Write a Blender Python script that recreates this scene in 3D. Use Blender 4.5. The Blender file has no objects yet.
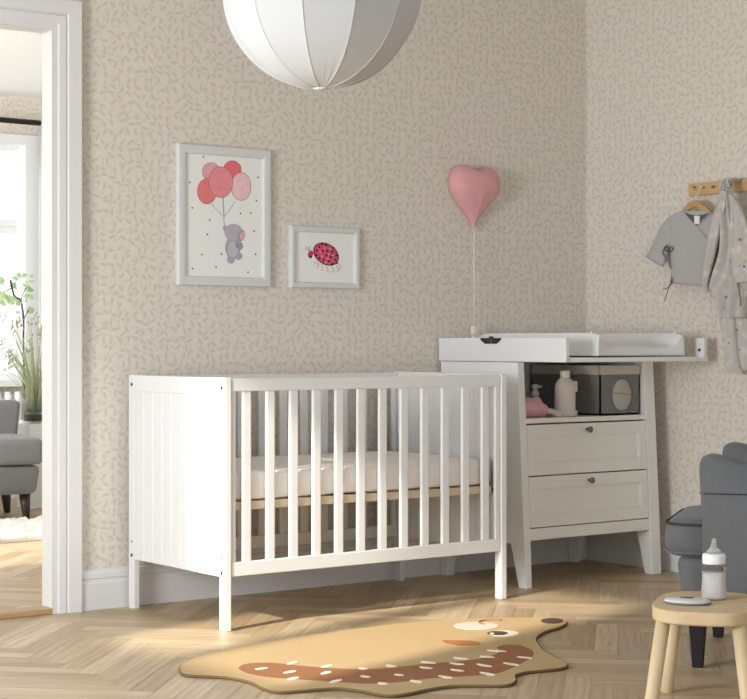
import bpy, bmesh, math, random
from mathutils import Vector, Matrix
random.seed(7)
PI = math.pi
S = bpy.context.scene
C = S.collection

# ---------------------------------------------------------------- camera
F, YAW = 1733.2, 0.6425
CX, CY, CZ, YH = -3.0837, -4.9483, 0.9721, 342.15
cam_d = bpy.data.cameras.new('camera')
cam = bpy.data.objects.new('camera', cam_d); C.objects.link(cam)
cam.location = (CX, CY, CZ); cam.rotation_euler = (PI/2, 0, -YAW)
cam_d.sensor_fit = 'HORIZONTAL'; cam_d.sensor_width = 36.0
cam_d.lens = F/747*36.0
cam_d.shift_y = -(349.5-YH)/747
cam_d.clip_start = 0.05
S.camera = cam
cs, sn = math.cos(YAW), math.sin(YAW)

def ray(u, v):
    t = (u-373.5)/F
    return Vector((sn+cs*t, cs-sn*t, (YH-v)/F))
O = Vector((CX, CY, CZ))
def atX(u, v, x): d = ray(u, v); return O+d*((x-CX)/d.x)
def atY(u, v, y): d = ray(u, v); return O+d*((y-CY)/d.y)
def atZ(u, v, z=0): d = ray(u, v); return O+d*((z-CZ)/d.z)

# ---------------------------------------------------------------- materials
def new_mat(name):
    m = bpy.data.materials.new(name); m.use_nodes = True
    nt = m.node_tree
    return m, nt, nt.nodes['Principled BSDF']
def N(nt, t, **kw):
    n = nt.nodes.new(t)
    for k, v in kw.items(): setattr(n, k, v)
    return n
def L(nt, a, b): nt.links.new(a, b)
def mth(nt, op, a, b=None, c=None):
    n = N(nt, 'ShaderNodeMath', operation=op)
    for i, v in enumerate((a, b, c)):
        if v is None: continue
        if isinstance(v, (int, float)): n.inputs[i].default_value = v
        else: L(nt, v, n.inputs[i])
    return n.outputs[0]
def mixc(nt, fac, a, b):
    n = N(nt, 'ShaderNodeMix', data_type='RGBA')
    for s, v in ((n.inputs[0], fac), (n.inputs[6], a), (n.inputs[7], b)):
        if isinstance(v, (int, float)): s.default_value = v
        elif isinstance(v, tuple): s.default_value = (*v, 1) if len(v) == 3 else v
        else: L(nt, v, s)
    return n.outputs[2]
def srgb(r, g, b):
    f = lambda c: (c/255/12.92) if c <= 10 else ((c/255+.055)/1.055)**2.4
    return (f(r), f(g), f(b))

def plain(name, col, rough=.5, spec=.4, bump=0, bscale=60, var=0.0, vscale=8, metal=0, **kw):
    m, nt, p = new_mat(name)
    p.inputs['Roughness'].default_value = rough
    p.inputs['Specular IOR Level'].default_value = spec
    p.inputs['Metallic'].default_value = metal
    tc = N(nt, 'ShaderNodeTexCoord')
    if var:
        no = N(nt, 'ShaderNodeTexNoise'); no.inputs['Scale'].default_value = vscale; no.inputs['Detail'].default_value = 4
        L(nt, tc.outputs['Object'], no.inputs['Vector'])
        d = tuple(c*(1-var) for c in col); e = tuple(min(1, c*(1+var)) for c in col)
        L(nt, mixc(nt, no.outputs['Fac'], d, e), p.inputs['Base Color'])
    else:
        p.inputs['Base Color'].default_value = (*col, 1)
    if bump:
        nb = N(nt, 'ShaderNodeTexNoise'); nb.inputs['Scale'].default_value = bscale; nb.inputs['Detail'].default_value = 3
        L(nt, tc.outputs['Object'], nb.inputs['Vector'])
        b = N(nt, 'ShaderNodeBump'); b.inputs['Strength'].default_value = bump; b.inputs['Distance'].default_value = .004
        L(nt, nb.outputs['Fac'], b.inputs['Height']); L(nt, b.outputs['Normal'], p.inputs['Normal'])
    for k, v in kw.items(): p.inputs[k.replace('_', ' ')].default_value = v
    return m

def wallpaper_mat():
    m, nt, p = new_mat('leaf_wallpaper')
    geo = N(nt, 'ShaderNodeNewGeometry')
    sp = N(nt, 'ShaderNodeSeparateXYZ'); L(nt, geo.outputs['Position'], sp.inputs[0])
    u = mth(nt, 'ADD', sp.outputs['X'], mth(nt, 'MULTIPLY', sp.outputs['Y'], -1.0))
    cb = N(nt, 'ShaderNodeCombineXYZ'); L(nt, u, cb.inputs[0]); L(nt, sp.outputs['Z'], cb.inputs[1])
    masks = []
    for (off, sc) in ((0.0, 30.0), (13.37, 30.0)):
        add = N(nt, 'ShaderNodeVectorMath', operation='ADD'); L(nt, cb.outputs[0], add.inputs[0]); add.inputs[1].default_value = (off, off*.7, 0)
        vo = N(nt, 'ShaderNodeTexVoronoi', voronoi_dimensions='2D', feature='F1')
        vo.inputs['Scale'].default_value = sc; vo.inputs['Randomness'].default_value = .75
        L(nt, add.outputs[0], vo.inputs['Vector'])
        sub = N(nt, 'ShaderNodeVectorMath', operation='SUBTRACT'); L(nt, add.outputs[0], sub.inputs[0]); L(nt, vo.outputs['Position'], sub.inputs[1])
        no = N(nt, 'ShaderNodeTexNoise', noise_dimensions='2D'); no.inputs['Scale'].default_value = 4.2; no.inputs['Detail'].default_value = 1
        L(nt, vo.outputs['Position'], no.inputs['Vector'])
        col = N(nt, 'ShaderNodeSeparateColor'); L(nt, vo.outputs['Color'], col.inputs[0])
        side = mth(nt, 'MULTIPLY', mth(nt, 'SUBTRACT', mth(nt, 'GREATER_THAN', col.outputs[0], .5), .5), 1.5)
        ang = mth(nt, 'ADD', mth(nt, 'MULTIPLY_ADD', no.outputs['Fac'], 7.0, -1.9), side)
        rot = N(nt, 'ShaderNodeVectorRotate', rotation_type='Z_AXIS'); L(nt, sub.outputs[0], rot.inputs['Vector']); L(nt, ang, rot.inputs['Angle'])
        s2 = N(nt, 'ShaderNodeSeparateXYZ'); L(nt, rot.outputs[0], s2.inputs[0])
        a = mth(nt, 'POWER', mth(nt, 'ABSOLUTE', mth(nt, 'DIVIDE', s2.outputs['X'], .0212)), 2.0)
        b = mth(nt, 'ABSOLUTE', mth(nt, 'DIVIDE', s2.outputs['Y'], .0070))
        v = mth(nt, 'SUBTRACT', 1.0, mth(nt, 'ADD', a, b))
        mk = N(nt, 'ShaderNodeMapRange', interpolation_type='SMOOTHSTEP'); mk.inputs['From Min'].default_value = -.05; mk.inputs['From Max'].default_value = .35
        L(nt, v, mk.inputs['Value'])
        edge = N(nt, 'ShaderNodeTexVoronoi', voronoi_dimensions='2D', feature='DISTANCE_TO_EDGE')
        edge.inputs['Scale'].default_value = sc; edge.inputs['Randomness'].default_value = .75
        L(nt, add.outputs[0], edge.inputs['Vector'])
        eg = N(nt, 'ShaderNodeMapRange'); eg.inputs['From Min'].default_value = .03; eg.inputs['From Max'].default_value = .12
        L(nt, edge.outputs['Distance'], eg.inputs['Value'])
        masks.append(mth(nt, 'MULTIPLY', mk.outputs[0], eg.outputs[0]))
        if off == 0.0: pass
    # the second layer only shows where the first leaves room
    f2 = mth(nt, 'MULTIPLY', masks[1], .5)
    fac = mth(nt, 'MAXIMUM', masks[0], f2)
    L(nt, mixc(nt, fac, WALL_BG, WALL_LEAF), p.inputs['Base Color'])
    p.inputs['Roughness'].default_value = .85; p.inputs['Specular IOR Level'].default_value = .2
    return m
WALL_BG, WALL_LEAF = srgb(222, 215, 206), srgb(207, 199, 189)

def oak_floor_mat():
    m, nt, p = new_mat('oak_parquet')
    uv = N(nt, 'ShaderNodeUVMap'); uv.uv_map = 'grain'
    at = N(nt, 'ShaderNodeAttribute'); at.attribute_name = 'tone'
    mp = N(nt, 'ShaderNodeMapping'); mp.inputs['Scale'].default_value = (3, 60, 1)
    L(nt, uv.outputs[0], mp.inputs[0])
    n1 = N(nt, 'ShaderNodeTexNoise'); n1.inputs['Scale'].default_value = 1.0; n1.inputs['Detail'].default_value = 6; n1.inputs['Roughness'].default_value = .6; n1.inputs['Distortion'].default_value = .6
    L(nt, mp.outputs[0], n1.inputs['Vector'])
    mp2 = N(nt, 'ShaderNodeMapping'); mp2.inputs['Scale'].default_value = (.9, 7, 1); L(nt, uv.outputs[0], mp2.inputs[0])
    w = N(nt, 'ShaderNodeTexWave', wave_type='BANDS', bands_direction='Y'); w.inputs['Scale'].default_value = 1.6; w.inputs['Distortion'].default_value = 7; w.inputs['Detail'].default_value = 3; w.inputs['Detail Scale'].default_value = 1.2
    L(nt, mp2.outputs[0], w.inputs['Vector'])
    base = mixc(nt, at.outputs['Fac'], srgb(176, 151, 116), srgb(218, 198, 164))
    g = mth(nt, 'MULTIPLY', mth(nt, 'SUBTRACT', n1.outputs['Fac'], .30), 2.4)
    dk = mixc(nt, .5, base, srgb(128, 106, 80))
    c1 = mixc(nt, g, dk, base)
    c2 = mixc(nt, mth(nt, 'MULTIPLY', w.outputs['Fac'], .12), c1, srgb(228, 214, 190))
    # thin dark joints between staves
    L(nt, c2, p.inputs['Base Color'])
    p.inputs['Roughness'].default_value = .42; p.inputs['Specular IOR Level'].default_value = .35
    b = N(nt, 'ShaderNodeBump'); b.inputs['Strength'].default_value = .12; b.inputs['Distance'].default_value = .002
    L(nt, n1.outputs['Fac'], b.inputs['Height']); L(nt, b.outputs['Normal'], p.inputs['Normal'])
    return m

def wood_mat(name, c1, c2, axis=0, scale=1.0, rough=.5):
    m, nt, p = new_mat(name)
    tc = N(nt, 'ShaderNodeTexCoord'); mp = N(nt, 'ShaderNodeMapping')
    s = [40*scale]*3; s[axis] = 3*scale; mp.inputs['Scale'].default_value = s
    L(nt, tc.outputs['Object'], mp.inputs[0])
    n1 = N(nt, 'ShaderNodeTexNoise'); n1.inputs['Scale'].default_value = 1; n1.inputs['Detail'].default_value = 5; n1.inputs['Distortion'].default_value = .8
    L(nt, mp.outputs[0], n1.inputs['Vector'])
    L(nt, mixc(nt, n1.outputs['Fac'], c1, c2), p.inputs['Base Color'])
    p.inputs['Roughness'].default_value = rough
    return m

def fabric_mat(name, c, weave=900, rough=.95, var=.18, bump=.25, sheen=.15):
    m, nt, p = new_mat(name)
    tc = N(nt, 'ShaderNodeTexCoord')
    n1 = N(nt, 'ShaderNodeTexNoise'); n1.inputs['Scale'].default_value = weave; n1.inputs['Detail'].default_value = 2
    L(nt, tc.outputs['Object'], n1.inputs['Vector'])
    n2 = N(nt, 'ShaderNodeTexNoise'); n2.inputs['Scale'].default_value = 90; n2.inputs['Detail'].default_value = 3
    L(nt, tc.outputs['Object'], n2.inputs['Vector'])
    f = mth(nt, 'MULTIPLY', mth(nt, 'ADD', n1.outputs['Fac'], n2.outputs['Fac']), .5)
    L(nt, mixc(nt, f, tuple(x*(1-var) for x in c), tuple(min(1, x*(1+var)) for x in c)), p.inputs['Base Color'])
    p.inputs['Roughness'].default_value = rough; p.inputs['Specular IOR Level'].default_value = .15
    p.inputs['Sheen Weight'].default_value = sheen
    b = N(nt, 'ShaderNodeBump'); b.inputs['Strength'].default_value = bump; b.inputs['Distance'].default_value = .002
    L(nt, n1.outputs['Fac'], b.inputs['Height']); L(nt, b.outputs['Normal'], p.inputs['Normal'])
    return m

def print_fabric_mat(name, base, spots):
    """pale cloth scattered with small printed blossoms and leaves"""
    m, nt, p = new_mat(name)
    tc = N(nt, 'ShaderNodeTexCoord')
    cur = base
    no = N(nt, 'ShaderNodeTexNoise'); no.inputs['Scale'].default_value = 30; L(nt, tc.outputs['Object'], no.inputs['Vector'])
    cur = mixc(nt, no.outputs['Fac'], tuple(x*.9 for x in base), tuple(min(1, x*1.1) for x in base))
    for col, sc, lo, hi, off in spots:
        ad = N(nt, 'ShaderNodeVectorMath', operation='ADD'); ad.inputs[1].default_value = (off, off, off); L(nt, tc.outputs['Object'], ad.inputs[0])
        v = N(nt, 'ShaderNodeTexVoronoi'); v.inputs['Scale'].default_value = sc; L(nt, ad.outputs[0], v.inputs['Vector'])
        r = N(nt, 'ShaderNodeMapRange'); r.inputs['From Min'].default_value = hi; r.inputs['From Max'].default_value = lo
        L(nt, v.outputs['Distance'], r.inputs['Value'])
        cur = mixc(nt, r.outputs[0], cur, col)
    L(nt, cur, p.inputs['Base Color']); p.inputs['Roughness'].default_value = .95; p.inputs['Specular IOR Level'].default_value = .1
    return m

def pane_mat(name, tint=(1, 1, 1)):
    m, nt, p = new_mat(name)
    nt.nodes.remove(p)
    out = nt.nodes['Material Output']
    tr = N(nt, 'ShaderNodeBsdfTransparent'); tr.inputs[0].default_value = (*tint, 1)
    gl = N(nt, 'ShaderNodeBsdfGlossy'); gl.inputs['Roughness'].default_value = .02
    lw = N(nt, 'ShaderNodeLayerWeight'); fo = mth(nt, 'MULTIPLY_ADD', mth(nt, 'POWER', lw.outputs['Facing'], 3.0), .4, .04)
    mx = N(nt, 'ShaderNodeMixShader'); L(nt, fo, mx.inputs[0]); L(nt, tr.outputs[0], mx.inputs[1]); L(nt, gl.outputs[0], mx.inputs[2])
    L(nt, mx.outputs[0], out.inputs[0])
    return m

def sheer_mat(name, col, trans=.5):
    m, nt, p = new_mat(name)
    nt.nodes.remove(p); out = nt.nodes['Material Output']
    d = N(nt, 'ShaderNodeBsdfDiffuse'); d.inputs[0].default_value = (*col, 1)
    t = N(nt, 'ShaderNodeBsdfTranslucent'); t.inputs[0].default_value = (*col, 1)
    mx = N(nt, 'ShaderNodeMixShader'); mx.inputs[0].default_value = trans
    L(nt, d.outputs[0], mx.inputs[1]); L(nt, t.outputs[0], mx.inputs[2]); L(nt, mx.outputs[0], out.inputs[0])
    return m

WHITE = plain('white_paint', srgb(228, 229, 230), .42, .4)
TRIM = plain('trim_paint', srgb(220, 220, 220), .45, .4)
CHEST = plain('chest_paint', srgb(236, 236, 234), .42, .4)
PLASTER = plain('ceiling_plaster', srgb(206, 206, 204), .9, .1)
PLASTERW = plain('bright_plaster', srgb(236, 238, 240), .9, .1)
PAPER = wallpaper_mat()
OAK = oak_floor_mat()
BOLT = plain('bolt_dark', srgb(50, 50, 52), .4, .5, metal=.6)
SHEET = plain('sheet_white', srgb(238, 234, 230), .95, .1, bump=.35, bscale=14)
BASEWOOD = wood_mat('pale_bed_base', srgb(205, 188, 160), srgb(222, 206, 180), 0)
PINE = wood_mat('pine_stool', srgb(202, 178, 140), srgb(222, 202, 166), 2, .6)
PINEH = wood_mat('pine_top', srgb(194, 168, 128), srgb(222, 200, 160), 0, .6)
RAILW = wood_mat('oak_rail', srgb(196, 160, 112), srgb(214, 180, 134), 1, .7)
HANGW = wood_mat('hanger_wood', srgb(184, 140, 92), srgb(202, 160, 112), 1, 1)
ARMF = fabric_mat('armchair_grey', srgb(103, 104, 107))
SOFAF = fabric_mat('sofa_grey', srgb(122, 122, 124))
SEAMSHADE = plain('seam_and_gap_shade', srgb(62, 62, 66), .8, .2)  # dark tone for arm seams and the painted shade round the seat top
BLACKW = plain('black_wood', srgb(26, 28, 28), .5, .4)
DARKW = plain('dark_walnut', srgb(60, 46, 38), .45, .4)
LAMP = sheer_mat('lamp_fabric', srgb(200, 201, 202), .08)
HEART = plain('pink_plastic', srgb(222, 164, 170), .42, .3)
HEARTCORD = plain('cord_white', srgb(226, 220, 214), .5)
FRAME = plain('frame_paint', srgb(212, 215, 216), .5, .3)
PRINT = plain('print_paper', srgb(236, 238, 235), .8, .1)
GREYBOX = fabric_mat('box_mesh_grey', srgb(128, 127, 124), 500)
BOXRIM = fabric_mat('box_rim_pale', srgb(204, 196, 188), 500)
DIAPER = plain('folded_pad_white', srgb(186, 180, 172), .95, .1, bump=.8, bscale=60)
BOTTLEW = plain('bottle_white', srgb(226, 218, 210), .4, .4)
CLEARP = plain('clear_plastic', (.92, .93, .92), .08, .5, Transmission_Weight=.9, IOR=1.35)
PINKP = fabric_mat('plush_pink', srgb(224, 172, 178), 200, bump=.6)
PLUSHP = fabric_mat('plush_pale', srgb(222, 206, 194), 200, bump=.4)
PADM = plain('pad_white', srgb(228, 230, 231), .55, .3)
HINGE = plain('hinge_black', srgb(44, 44, 44), .45, .4)
KNOB = plain('knob_pewter', srgb(120, 118, 116), .35, .5, metal=.7)
RUG = fabric_mat('rug_tan', srgb(188, 163, 124), 350, sheen=0, var=.1, bump=.5)
RUGEDGE = fabric_mat('rug_edge', srgb(116, 98, 70), 350, sheen=0)
RUGBROWN = fabric_mat('rug_brown', srgb(150, 106, 74), 350, sheen=0, var=.1)
RUGDARK = fabric_mat('rug_dark', srgb(88, 74, 66), 350, sheen=0)
RUGRUST = fabric_mat('rug_rust', srgb(170, 118, 78), 350, sheen=0)
RUGWHITE = fabric_mat('rug_white', srgb(236, 226, 210), 350, sheen=0)
RUGPINK = fabric_mat('rug_pink', srgb(226, 200, 190), 350, sheen=0)
SHAG = fabric_mat('shag_white', srgb(238, 234, 226), 60, bump=.6)
SHIRT = fabric_mat('jersey_grey', srgb(178, 176, 176), 1400, var=.1)
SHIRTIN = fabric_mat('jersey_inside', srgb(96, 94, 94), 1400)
TAGW = plain('tag_white', srgb(232, 230, 228), .8)
PYJ = print_fabric_mat('printed_cotton', srgb(188, 185, 181), [(srgb(206, 204, 178), 24, .1, .36, 0), (srgb(208, 204, 202), 19, .1, .36, 3.3), (srgb(134, 130, 134), 29, .06, .17, 7.1)])
PYJDARK = fabric_mat('fold_shade_and_zip', srgb(120, 117, 114), 900)  # dark tone painting the fold shade, also used on the zip edge
MILK = plain('milk', srgb(236, 232, 230), .3, .4)
TEETLE = plain('cap_white', srgb(238, 238, 238), .35, .4)
GLASSC = plain('bottle_glass', (.97, .97, .97), .03, .5, Transmission_Weight=1.0, IOR=1.2)
SILIC = plain('silicone', (.9, .9, .9), .2, .5, Transmission_Weight=.75, IOR=1.3)
DISHG = plain('grey_white_plastic', srgb(206, 208, 210), .4, .4)
DISHD = plain('grey_rubber', srgb(120, 122, 122), .6)
DISHB = plain('brown_inlay', srgb(112, 92, 74), .5)
RODM = plain('rod_dark', srgb(52, 50, 50), .5, .4, metal=.5)
CURT = sheer_mat('sheer_curtain', srgb(246, 246, 246), .5)
LEAF = sheer_mat('fresh_leaf', srgb(190, 216, 166), .5)
TWIG = plain('twig_bark', srgb(70, 58, 52), .8)
GRASS = sheer_mat('grass_blade', srgb(200, 206, 172), .5)
SEED = plain('seed_head', srgb(168, 164, 142), .9)
SOIL = plain('dark_soil', srgb(60, 58, 54), .95, bump=.6)
PANE = pane_mat('window_glass')
VASE = pane_mat('vase_glass', (.94, .97, .96))
ADDED_BLIND = plain('added_blind', srgb(240, 240, 238), .9)  # white of the blind added as a sun block

# ---------------------------------------------------------------- mesh helpers
def box(bm, x0, x1, y0, y1, z0, z1, bev=0.0, seg=2):
    t = bmesh.new()
    vs = [t.verts.new((x, y, z)) for x in (x0, x1) for y in (y0, y1) for z in (z0, z1)]
    for f in ((0, 1, 3, 2), (4, 6, 7, 5), (0, 4, 5, 1), (2, 3, 7, 6), (0, 2, 6, 4), (1, 5, 7, 3)):
        t.faces.new([vs[i] for i in f])
    if bev: bmesh.ops.bevel(t, geom=t.edges[:], offset=bev, segments=seg, affect='EDGES', profile=.5)
    merge(bm, t)
def merge(bm, t, mtx=None):
    if mtx is not None: bmesh.ops.transform(t, matrix=mtx, verts=t.verts)
    mp = {}
    for v in t.verts: mp[v] = bm.verts.new(v.co)
    for f in t.faces:
        try:
            nf = bm.faces.new([mp[v] for v in f.verts]); nf.smooth = f.smooth
        except ValueError: pass
    t.free()
def hexa(bm, lo, hi, bev=0.0):
    """box between two quads lo (4 pts) and hi (4 pts)"""
    t = bmesh.new()
    a = [t.verts.new(p) for p in lo]; b = [t.verts.new(p) for p in hi]
    t.faces.new(a[::-1]); t.faces.new(b)
    for i in range(4): t.faces.new((a[i], a[(i+1) % 4], b[(i+1) % 4], b[i]))
    bmesh.ops.recalc_face_normals(t, faces=t.faces[:])
    if bev: bmesh.ops.bevel(t, geom=t.edges[:], offset=bev, segments=2, affect='EDGES', profile=.5)
    merge(bm, t)
def tube(bm, pts, rad, n=10, closed=False, cap=True, smooth=True):
    pts = [Vector(p) for p in pts]
    rads = rad if isinstance(rad, (list, tuple)) else [rad]*len(pts)
    rings = []; up = None
    for i, p in enumerate(pts):
        if closed: d = pts[(i+1) % len(pts)]-pts[i-1]
        else: d = pts[min(i+1, len(pts)-1)]-pts[max(i-1, 0)]
        d.normalize()
        if up is None:
            up = Vector((0, 0, 1)) if abs(d.z) < .9 else Vector((1, 0, 0))
        a = d.cross(up)
        if a.length < 1e-4: a = d.cross(Vector((0, 1, 0)))
        a.normalize(); b = a.cross(d).normalized(); up = b
        rings.append([bm.verts.new(p+(a*math.cos(2*PI*k/n)+b*math.sin(2*PI*k/n))*rads[i]) for k in range(n)])
    m = len(rings)
    for i in range(m if closed else m-1):
        r, q = rings[i], rings[(i+1) % m]
        for k in range(n):
            f = bm.faces.new((r[k], r[(k+1) % n], q[(k+1) % n], q[k])); f.smooth = smooth
    if cap and not closed:
        bm.faces.new(rings[0]); bm.faces.new(rings[-1][::-1])
def lathe(bm, prof, center=(0, 0, 0), n=32, sx=1, sy=1):
    """prof: list of (r,z)"""
    cx, cy, cz = center
    rings = []
    for r, z in prof:
        if r < 1e-6: rings.append([bm.verts.new((cx, cy, cz+z))])
        else: rings.append([bm.verts.new((cx+r*sx*math.cos(2*PI*k/n), cy+r*sy*math.sin(2*PI*k/n), cz+z)) for k in range(n)])
    for a, b in zip(rings, rings[1:]):
        for k in range(n):
            k2 = (k+1) % n
            if len(a) == 1 and len(b) == 1: continue
            if len(a) == 1: f = bm.faces.new((a[0], b[k2], b[k]))
            elif len(b) == 1: f = bm.faces.new((a[k], a[k2], b[0]))
            else: f = bm.faces.new((a[k], a[k2], b[k2], b[k]))
            f.smooth = True
def ellipsoid(bm, c, r, mtx=None, seg=24, rng=14):
    t = bmesh.new(); bmesh.ops.create_uvsphere(t, u_segments=seg, v_segments=rng, radius=1)
    M = Matrix.Translation(c) @ (mtx.to_4x4() if mtx else Matrix.Identity(4)) @ Matrix.Diagonal((*r, 1))
    for f in t.faces: f.smooth = True
    merge(bm, t, M)
def prism(bm, poly, h, place):
    """poly: list of 2d points; place(x,y,d) -> 3d; extruded d from 0 to h; fan via ngon"""
    t = bmesh.new()
    a = [t.verts.new(place(x, y, 0)) for x, y in poly]; b = [t.verts.new(place(x, y, h)) for x, y in poly]
    t.faces.new(a[::-1]); t.faces.new(b)
    n = len(poly)
    for i in range(n): t.faces.new((a[i], a[(i+1) % n], b[(i+1) % n], b[i]))
    bmesh.ops.recalc_face_normals(t, faces=t.faces[:])
    merge(bm, t)
def smooth_closed(pts, k=4):
    """Catmull-Rom through a closed list of 2d points"""
    n = len(pts); out = []
    for i in range(n):
        p0, p1, p2, p3 = (pts[(i+j-1) % n] for j in range(4))
        for s in range(k):
            t = s/k
            out.append(tuple(.5*((2*p1[d])+(-p0[d]+p2[d])*t+(2*p0[d]-5*p1[d]+4*p2[d]-p3[d])*t*t+(-p0[d]+3*p1[d]-3*p2[d]+p3[d])*t**3) for d in range(len(p1))))
    return out
def smooth_open(pts, k=5):
    out = []; n = len(pts)
    for i in range(n-1):
        p0, p1, p2, p3 = pts[max(i-1, 0)], pts[i], pts[i+1], pts[min(i+2, n-1)]
        for s in range(k):
            t = s/k
            out.append(tuple(.5*((2*p1[d])+(-p0[d]+p2[d])*t+(2*p0[d]-5*p1[d]+4*p2[d]-p3[d])*t*t+(-p0[d]+3*p1[d]-3*p2[d]+p3[d])*t**3) for d in range(len(p1))))
    out.append(tuple(pts[-1])); return out

def abs_loc(o):
    v = Vector((0, 0, 0))
    while o is not None:
        v = v+o.location; o = o.parent
    return v
def obj(name, bm, mat, parent=None, local=False, smooth=None, origin=None):
    """one mesh object; vertices are in world coordinates unless local"""
    me = bpy.data.meshes.new(name)
    bmesh.ops.recalc_face_normals(bm, faces=bm.faces[:])
    o = bpy.data.objects.new(name, me); C.objects.link(o)
    if parent is not None:
        o.parent = parent
        if not local: bmesh.ops.translate(bm, vec=-abs_loc(parent), verts=bm.verts)
    elif origin is not None:
        o.location = origin; bmesh.ops.translate(bm, vec=-Vector(origin), verts=bm.verts)
    if smooth is not None:
        for f in bm.faces: f.smooth = smooth
    bm.to_mesh(me); bm.free(); me.materials.append(mat)
    return o
def tag(o, label=None, cat=None, group=None, kind=None):
    for k, v in (('label', label), ('category', cat), ('group', group), ('kind', kind)):
        if v: o[k] = v
    return o
def thing(name, loc, label, cat, group=None, rz=0):
    o = bpy.data.objects.new(name, None); C.objects.link(o); o.empty_display_size = .05
    o.location = loc; o.rotation_euler = (0, 0, rz)
    return tag(o, label, cat, group)
def B(*a, **k):
    bm = bmesh.new(); box(bm, *a, **k); return bm
def struct(name, bm, mat): return tag(obj(name, bm, mat), kind='structure')

# ================================================================ SETTING
YW, XR, XL, YF = .715, 2.350, -3.35, -6.4          # back wall face, right wall face, left wall, front edge
CEIL = 2.95
# ---- floor : herringbone oak staves in one mesh
def herring(name, x0, x1, y0, y1, ztop):
    bm = bmesh.new(); w, n = .075, 7
    uvl = bm.loops.layers.uv.new('grain'); tl = bm.loops.layers.float_color.new('tone')
    e1 = Vector((1, 1))/math.sqrt(2)*w; e2 = Vector((-1, 1))/math.sqrt(2)*w
    o2 = Vector((.06, .02)); rnd = random.Random(3)
    R = 160
    for m in range(-14, 15):
        for k in range(-R, R):
            for kind in (0, 1):
                if kind == 0: a0, b0, a1, b1 = k+n*m, k-n*m, k+n*m+n, k-n*m+1
                else: a0, b0, a1, b1 = n+k+n*m, 1-n+k-n*m, n+1+k+n*m, 1+k-n*m
                # flip so the zigzag rows run along Y
                q = [(a0, b0), (a1, b0), (a1, b1), (a0, b1)]
                g = .010
                if kind == 0: q = [(a0+g, b0+g), (a1-g, b0+g), (a1-g, b1-g), (a0+g, b1-g)]
                else: q = [(a0+g, b0+g), (a1-g, b0+g), (a1-g, b1-g), (a0+g, b1-g)]
                P = [o2+e1*a+e2*b for a, b in q]
                xs = [p.x for p in P]; ys = [p.y for p in P]
                if max(xs) < x0 or min(xs) > x1 or max(ys) < y0 or min(ys) > y1: continue
                vs = [bm.verts.new((p.x, p.y, ztop)) for p in P]
                f = bm.faces.new(vs)
                t = rnd.random(); u0, v0 = rnd.uniform(0, 50), rnd.uniform(0, 50)
                L_, W_ = n*w, w
                uvs = [(0, 0), (L_, 0), (L_, W_), (0, W_)] if kind == 0 else [(0, W_), (0, 0), (L_, 0), (L_, W_)]
                for lp, (uu, vv) in zip(f.loops, uvs):
                    lp[uvl].uv = (uu+u0, vv+v0); lp[tl] = (t, t, t, 1)
    for co, no in (((x0, 0, 0), (-1, 0, 0)), ((x1, 0, 0), (1, 0, 0)), ((0, y0, 0), (0, -1, 0)), ((0, y1, 0), (0, 1, 0))):
        bmesh.ops.bisect_plane(bm, geom=bm.verts[:]+bm.edges[:]+bm.faces[:], plane_co=co, plane_no=no, clear_outer=True)
    # dark subfloor showing in the joints
    vs = [bm.verts.new(p) for p in ((x0, y0, ztop-.0015), (x1, y0, ztop-.0015), (x1, y1, ztop-.0015), (x0, y1, ztop-.0015))]
    f = bm.faces.new(vs)
    for lp in f.loops: lp[uvl].uv = (0, 0); lp[tl] = (-2, -2, -2, 1)
    me = bpy.data.meshes.new(name); bm.to_mesh(me); bm.free(); me.materials.append(OAK)
    o = bpy.data.objects.new(name, me); C.objects.link(o); o['kind'] = 'structure'
    return o
herring('floor', -5.2, XR+.1, YF, YW+.06, 0)
herring('floor_far', -2.6, 3.2, YW+.061, 5.25, .004)

DX0, DX1, DZ = -1.22, -.290, 2.088                   # clear opening of the doorway
WT = .06                                             # wall thickness
bm = bmesh.new()
box(bm, DX1+.02, XR+.12, YW, YW+WT, 0, CEIL); box(bm, XL, DX0-.02, YW, YW+WT, 0, CEIL); box(bm, DX0-.02, DX1+.02, YW, YW+WT, DZ+.02, CEIL)
struct('wall_back', bm, PAPER)
struct('wall_right', B(XR, XR+.12, YF, YW, 0, CEIL), PAPER)
# left wall with two tall windows
SW = (-1.77, -.62, 1.68, 2.90)       # clerestory sash that lets the sun in (y0,y1,z0,z1)
DW = (-1.77, -.62, .60, 1.60)        # unseen window, its closed blind added to shut the sun out
bm = bmesh.new()
box(bm, XL-.2, XL, SW[1], YW+WT, 0, CEIL); box(bm, XL-.2, XL, -2.75, SW[0], 0, CEIL)
box(bm, XL-.2, XL, SW[0], SW[1], 0, .60); box(bm, XL-.2, XL, SW[0], SW[1], 1.60, SW[2]); box(bm, XL-.2, XL, SW[0], SW[1], SW[3], CEIL)
struct('wall_left', bm, PLASTER)
bm = bmesh.new(); box(bm, -5.2, XL-.2, -2.75, -2.55, 0, CEIL); box(bm, -5.4, -5.2, YF, -2.55, 0, CEIL)
struct('wall_sun_block', bm, PLASTER)  # unseen walls added to keep the sun off the stool
struct('wall_fill_block', B(-.3, XR+.12, YF-.1, YF, 0, CEIL), PLASTER)  # unseen partial wall added to cut down the sky fill
bm = bmesh.new(); box(bm, XL-.2, XR+.12, YF, YW+WT, CEIL, CEIL+.1); box(bm, -5.4, XL-.2, YF, -2.55, CEIL, CEIL+.1)
struct('ceiling', bm, PLASTER)
bm = bmesh.new()
y0, y1, z0, z1 = SW
box(bm, XL-.12, XL-.06, y0, y0+.05, z0, z1); box(bm, XL-.12, XL-.06, y1-.05, y1, z0, z1); box(bm, XL-.12, XL-.06, y0, y1, z0, z0+.05); box(bm, XL-.12, XL-.06, y0, y1, z1-.05, z1)
box(bm, XL-.11, XL-.07, -1.185, -1.085, z0+.05, z1-.05)
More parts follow.
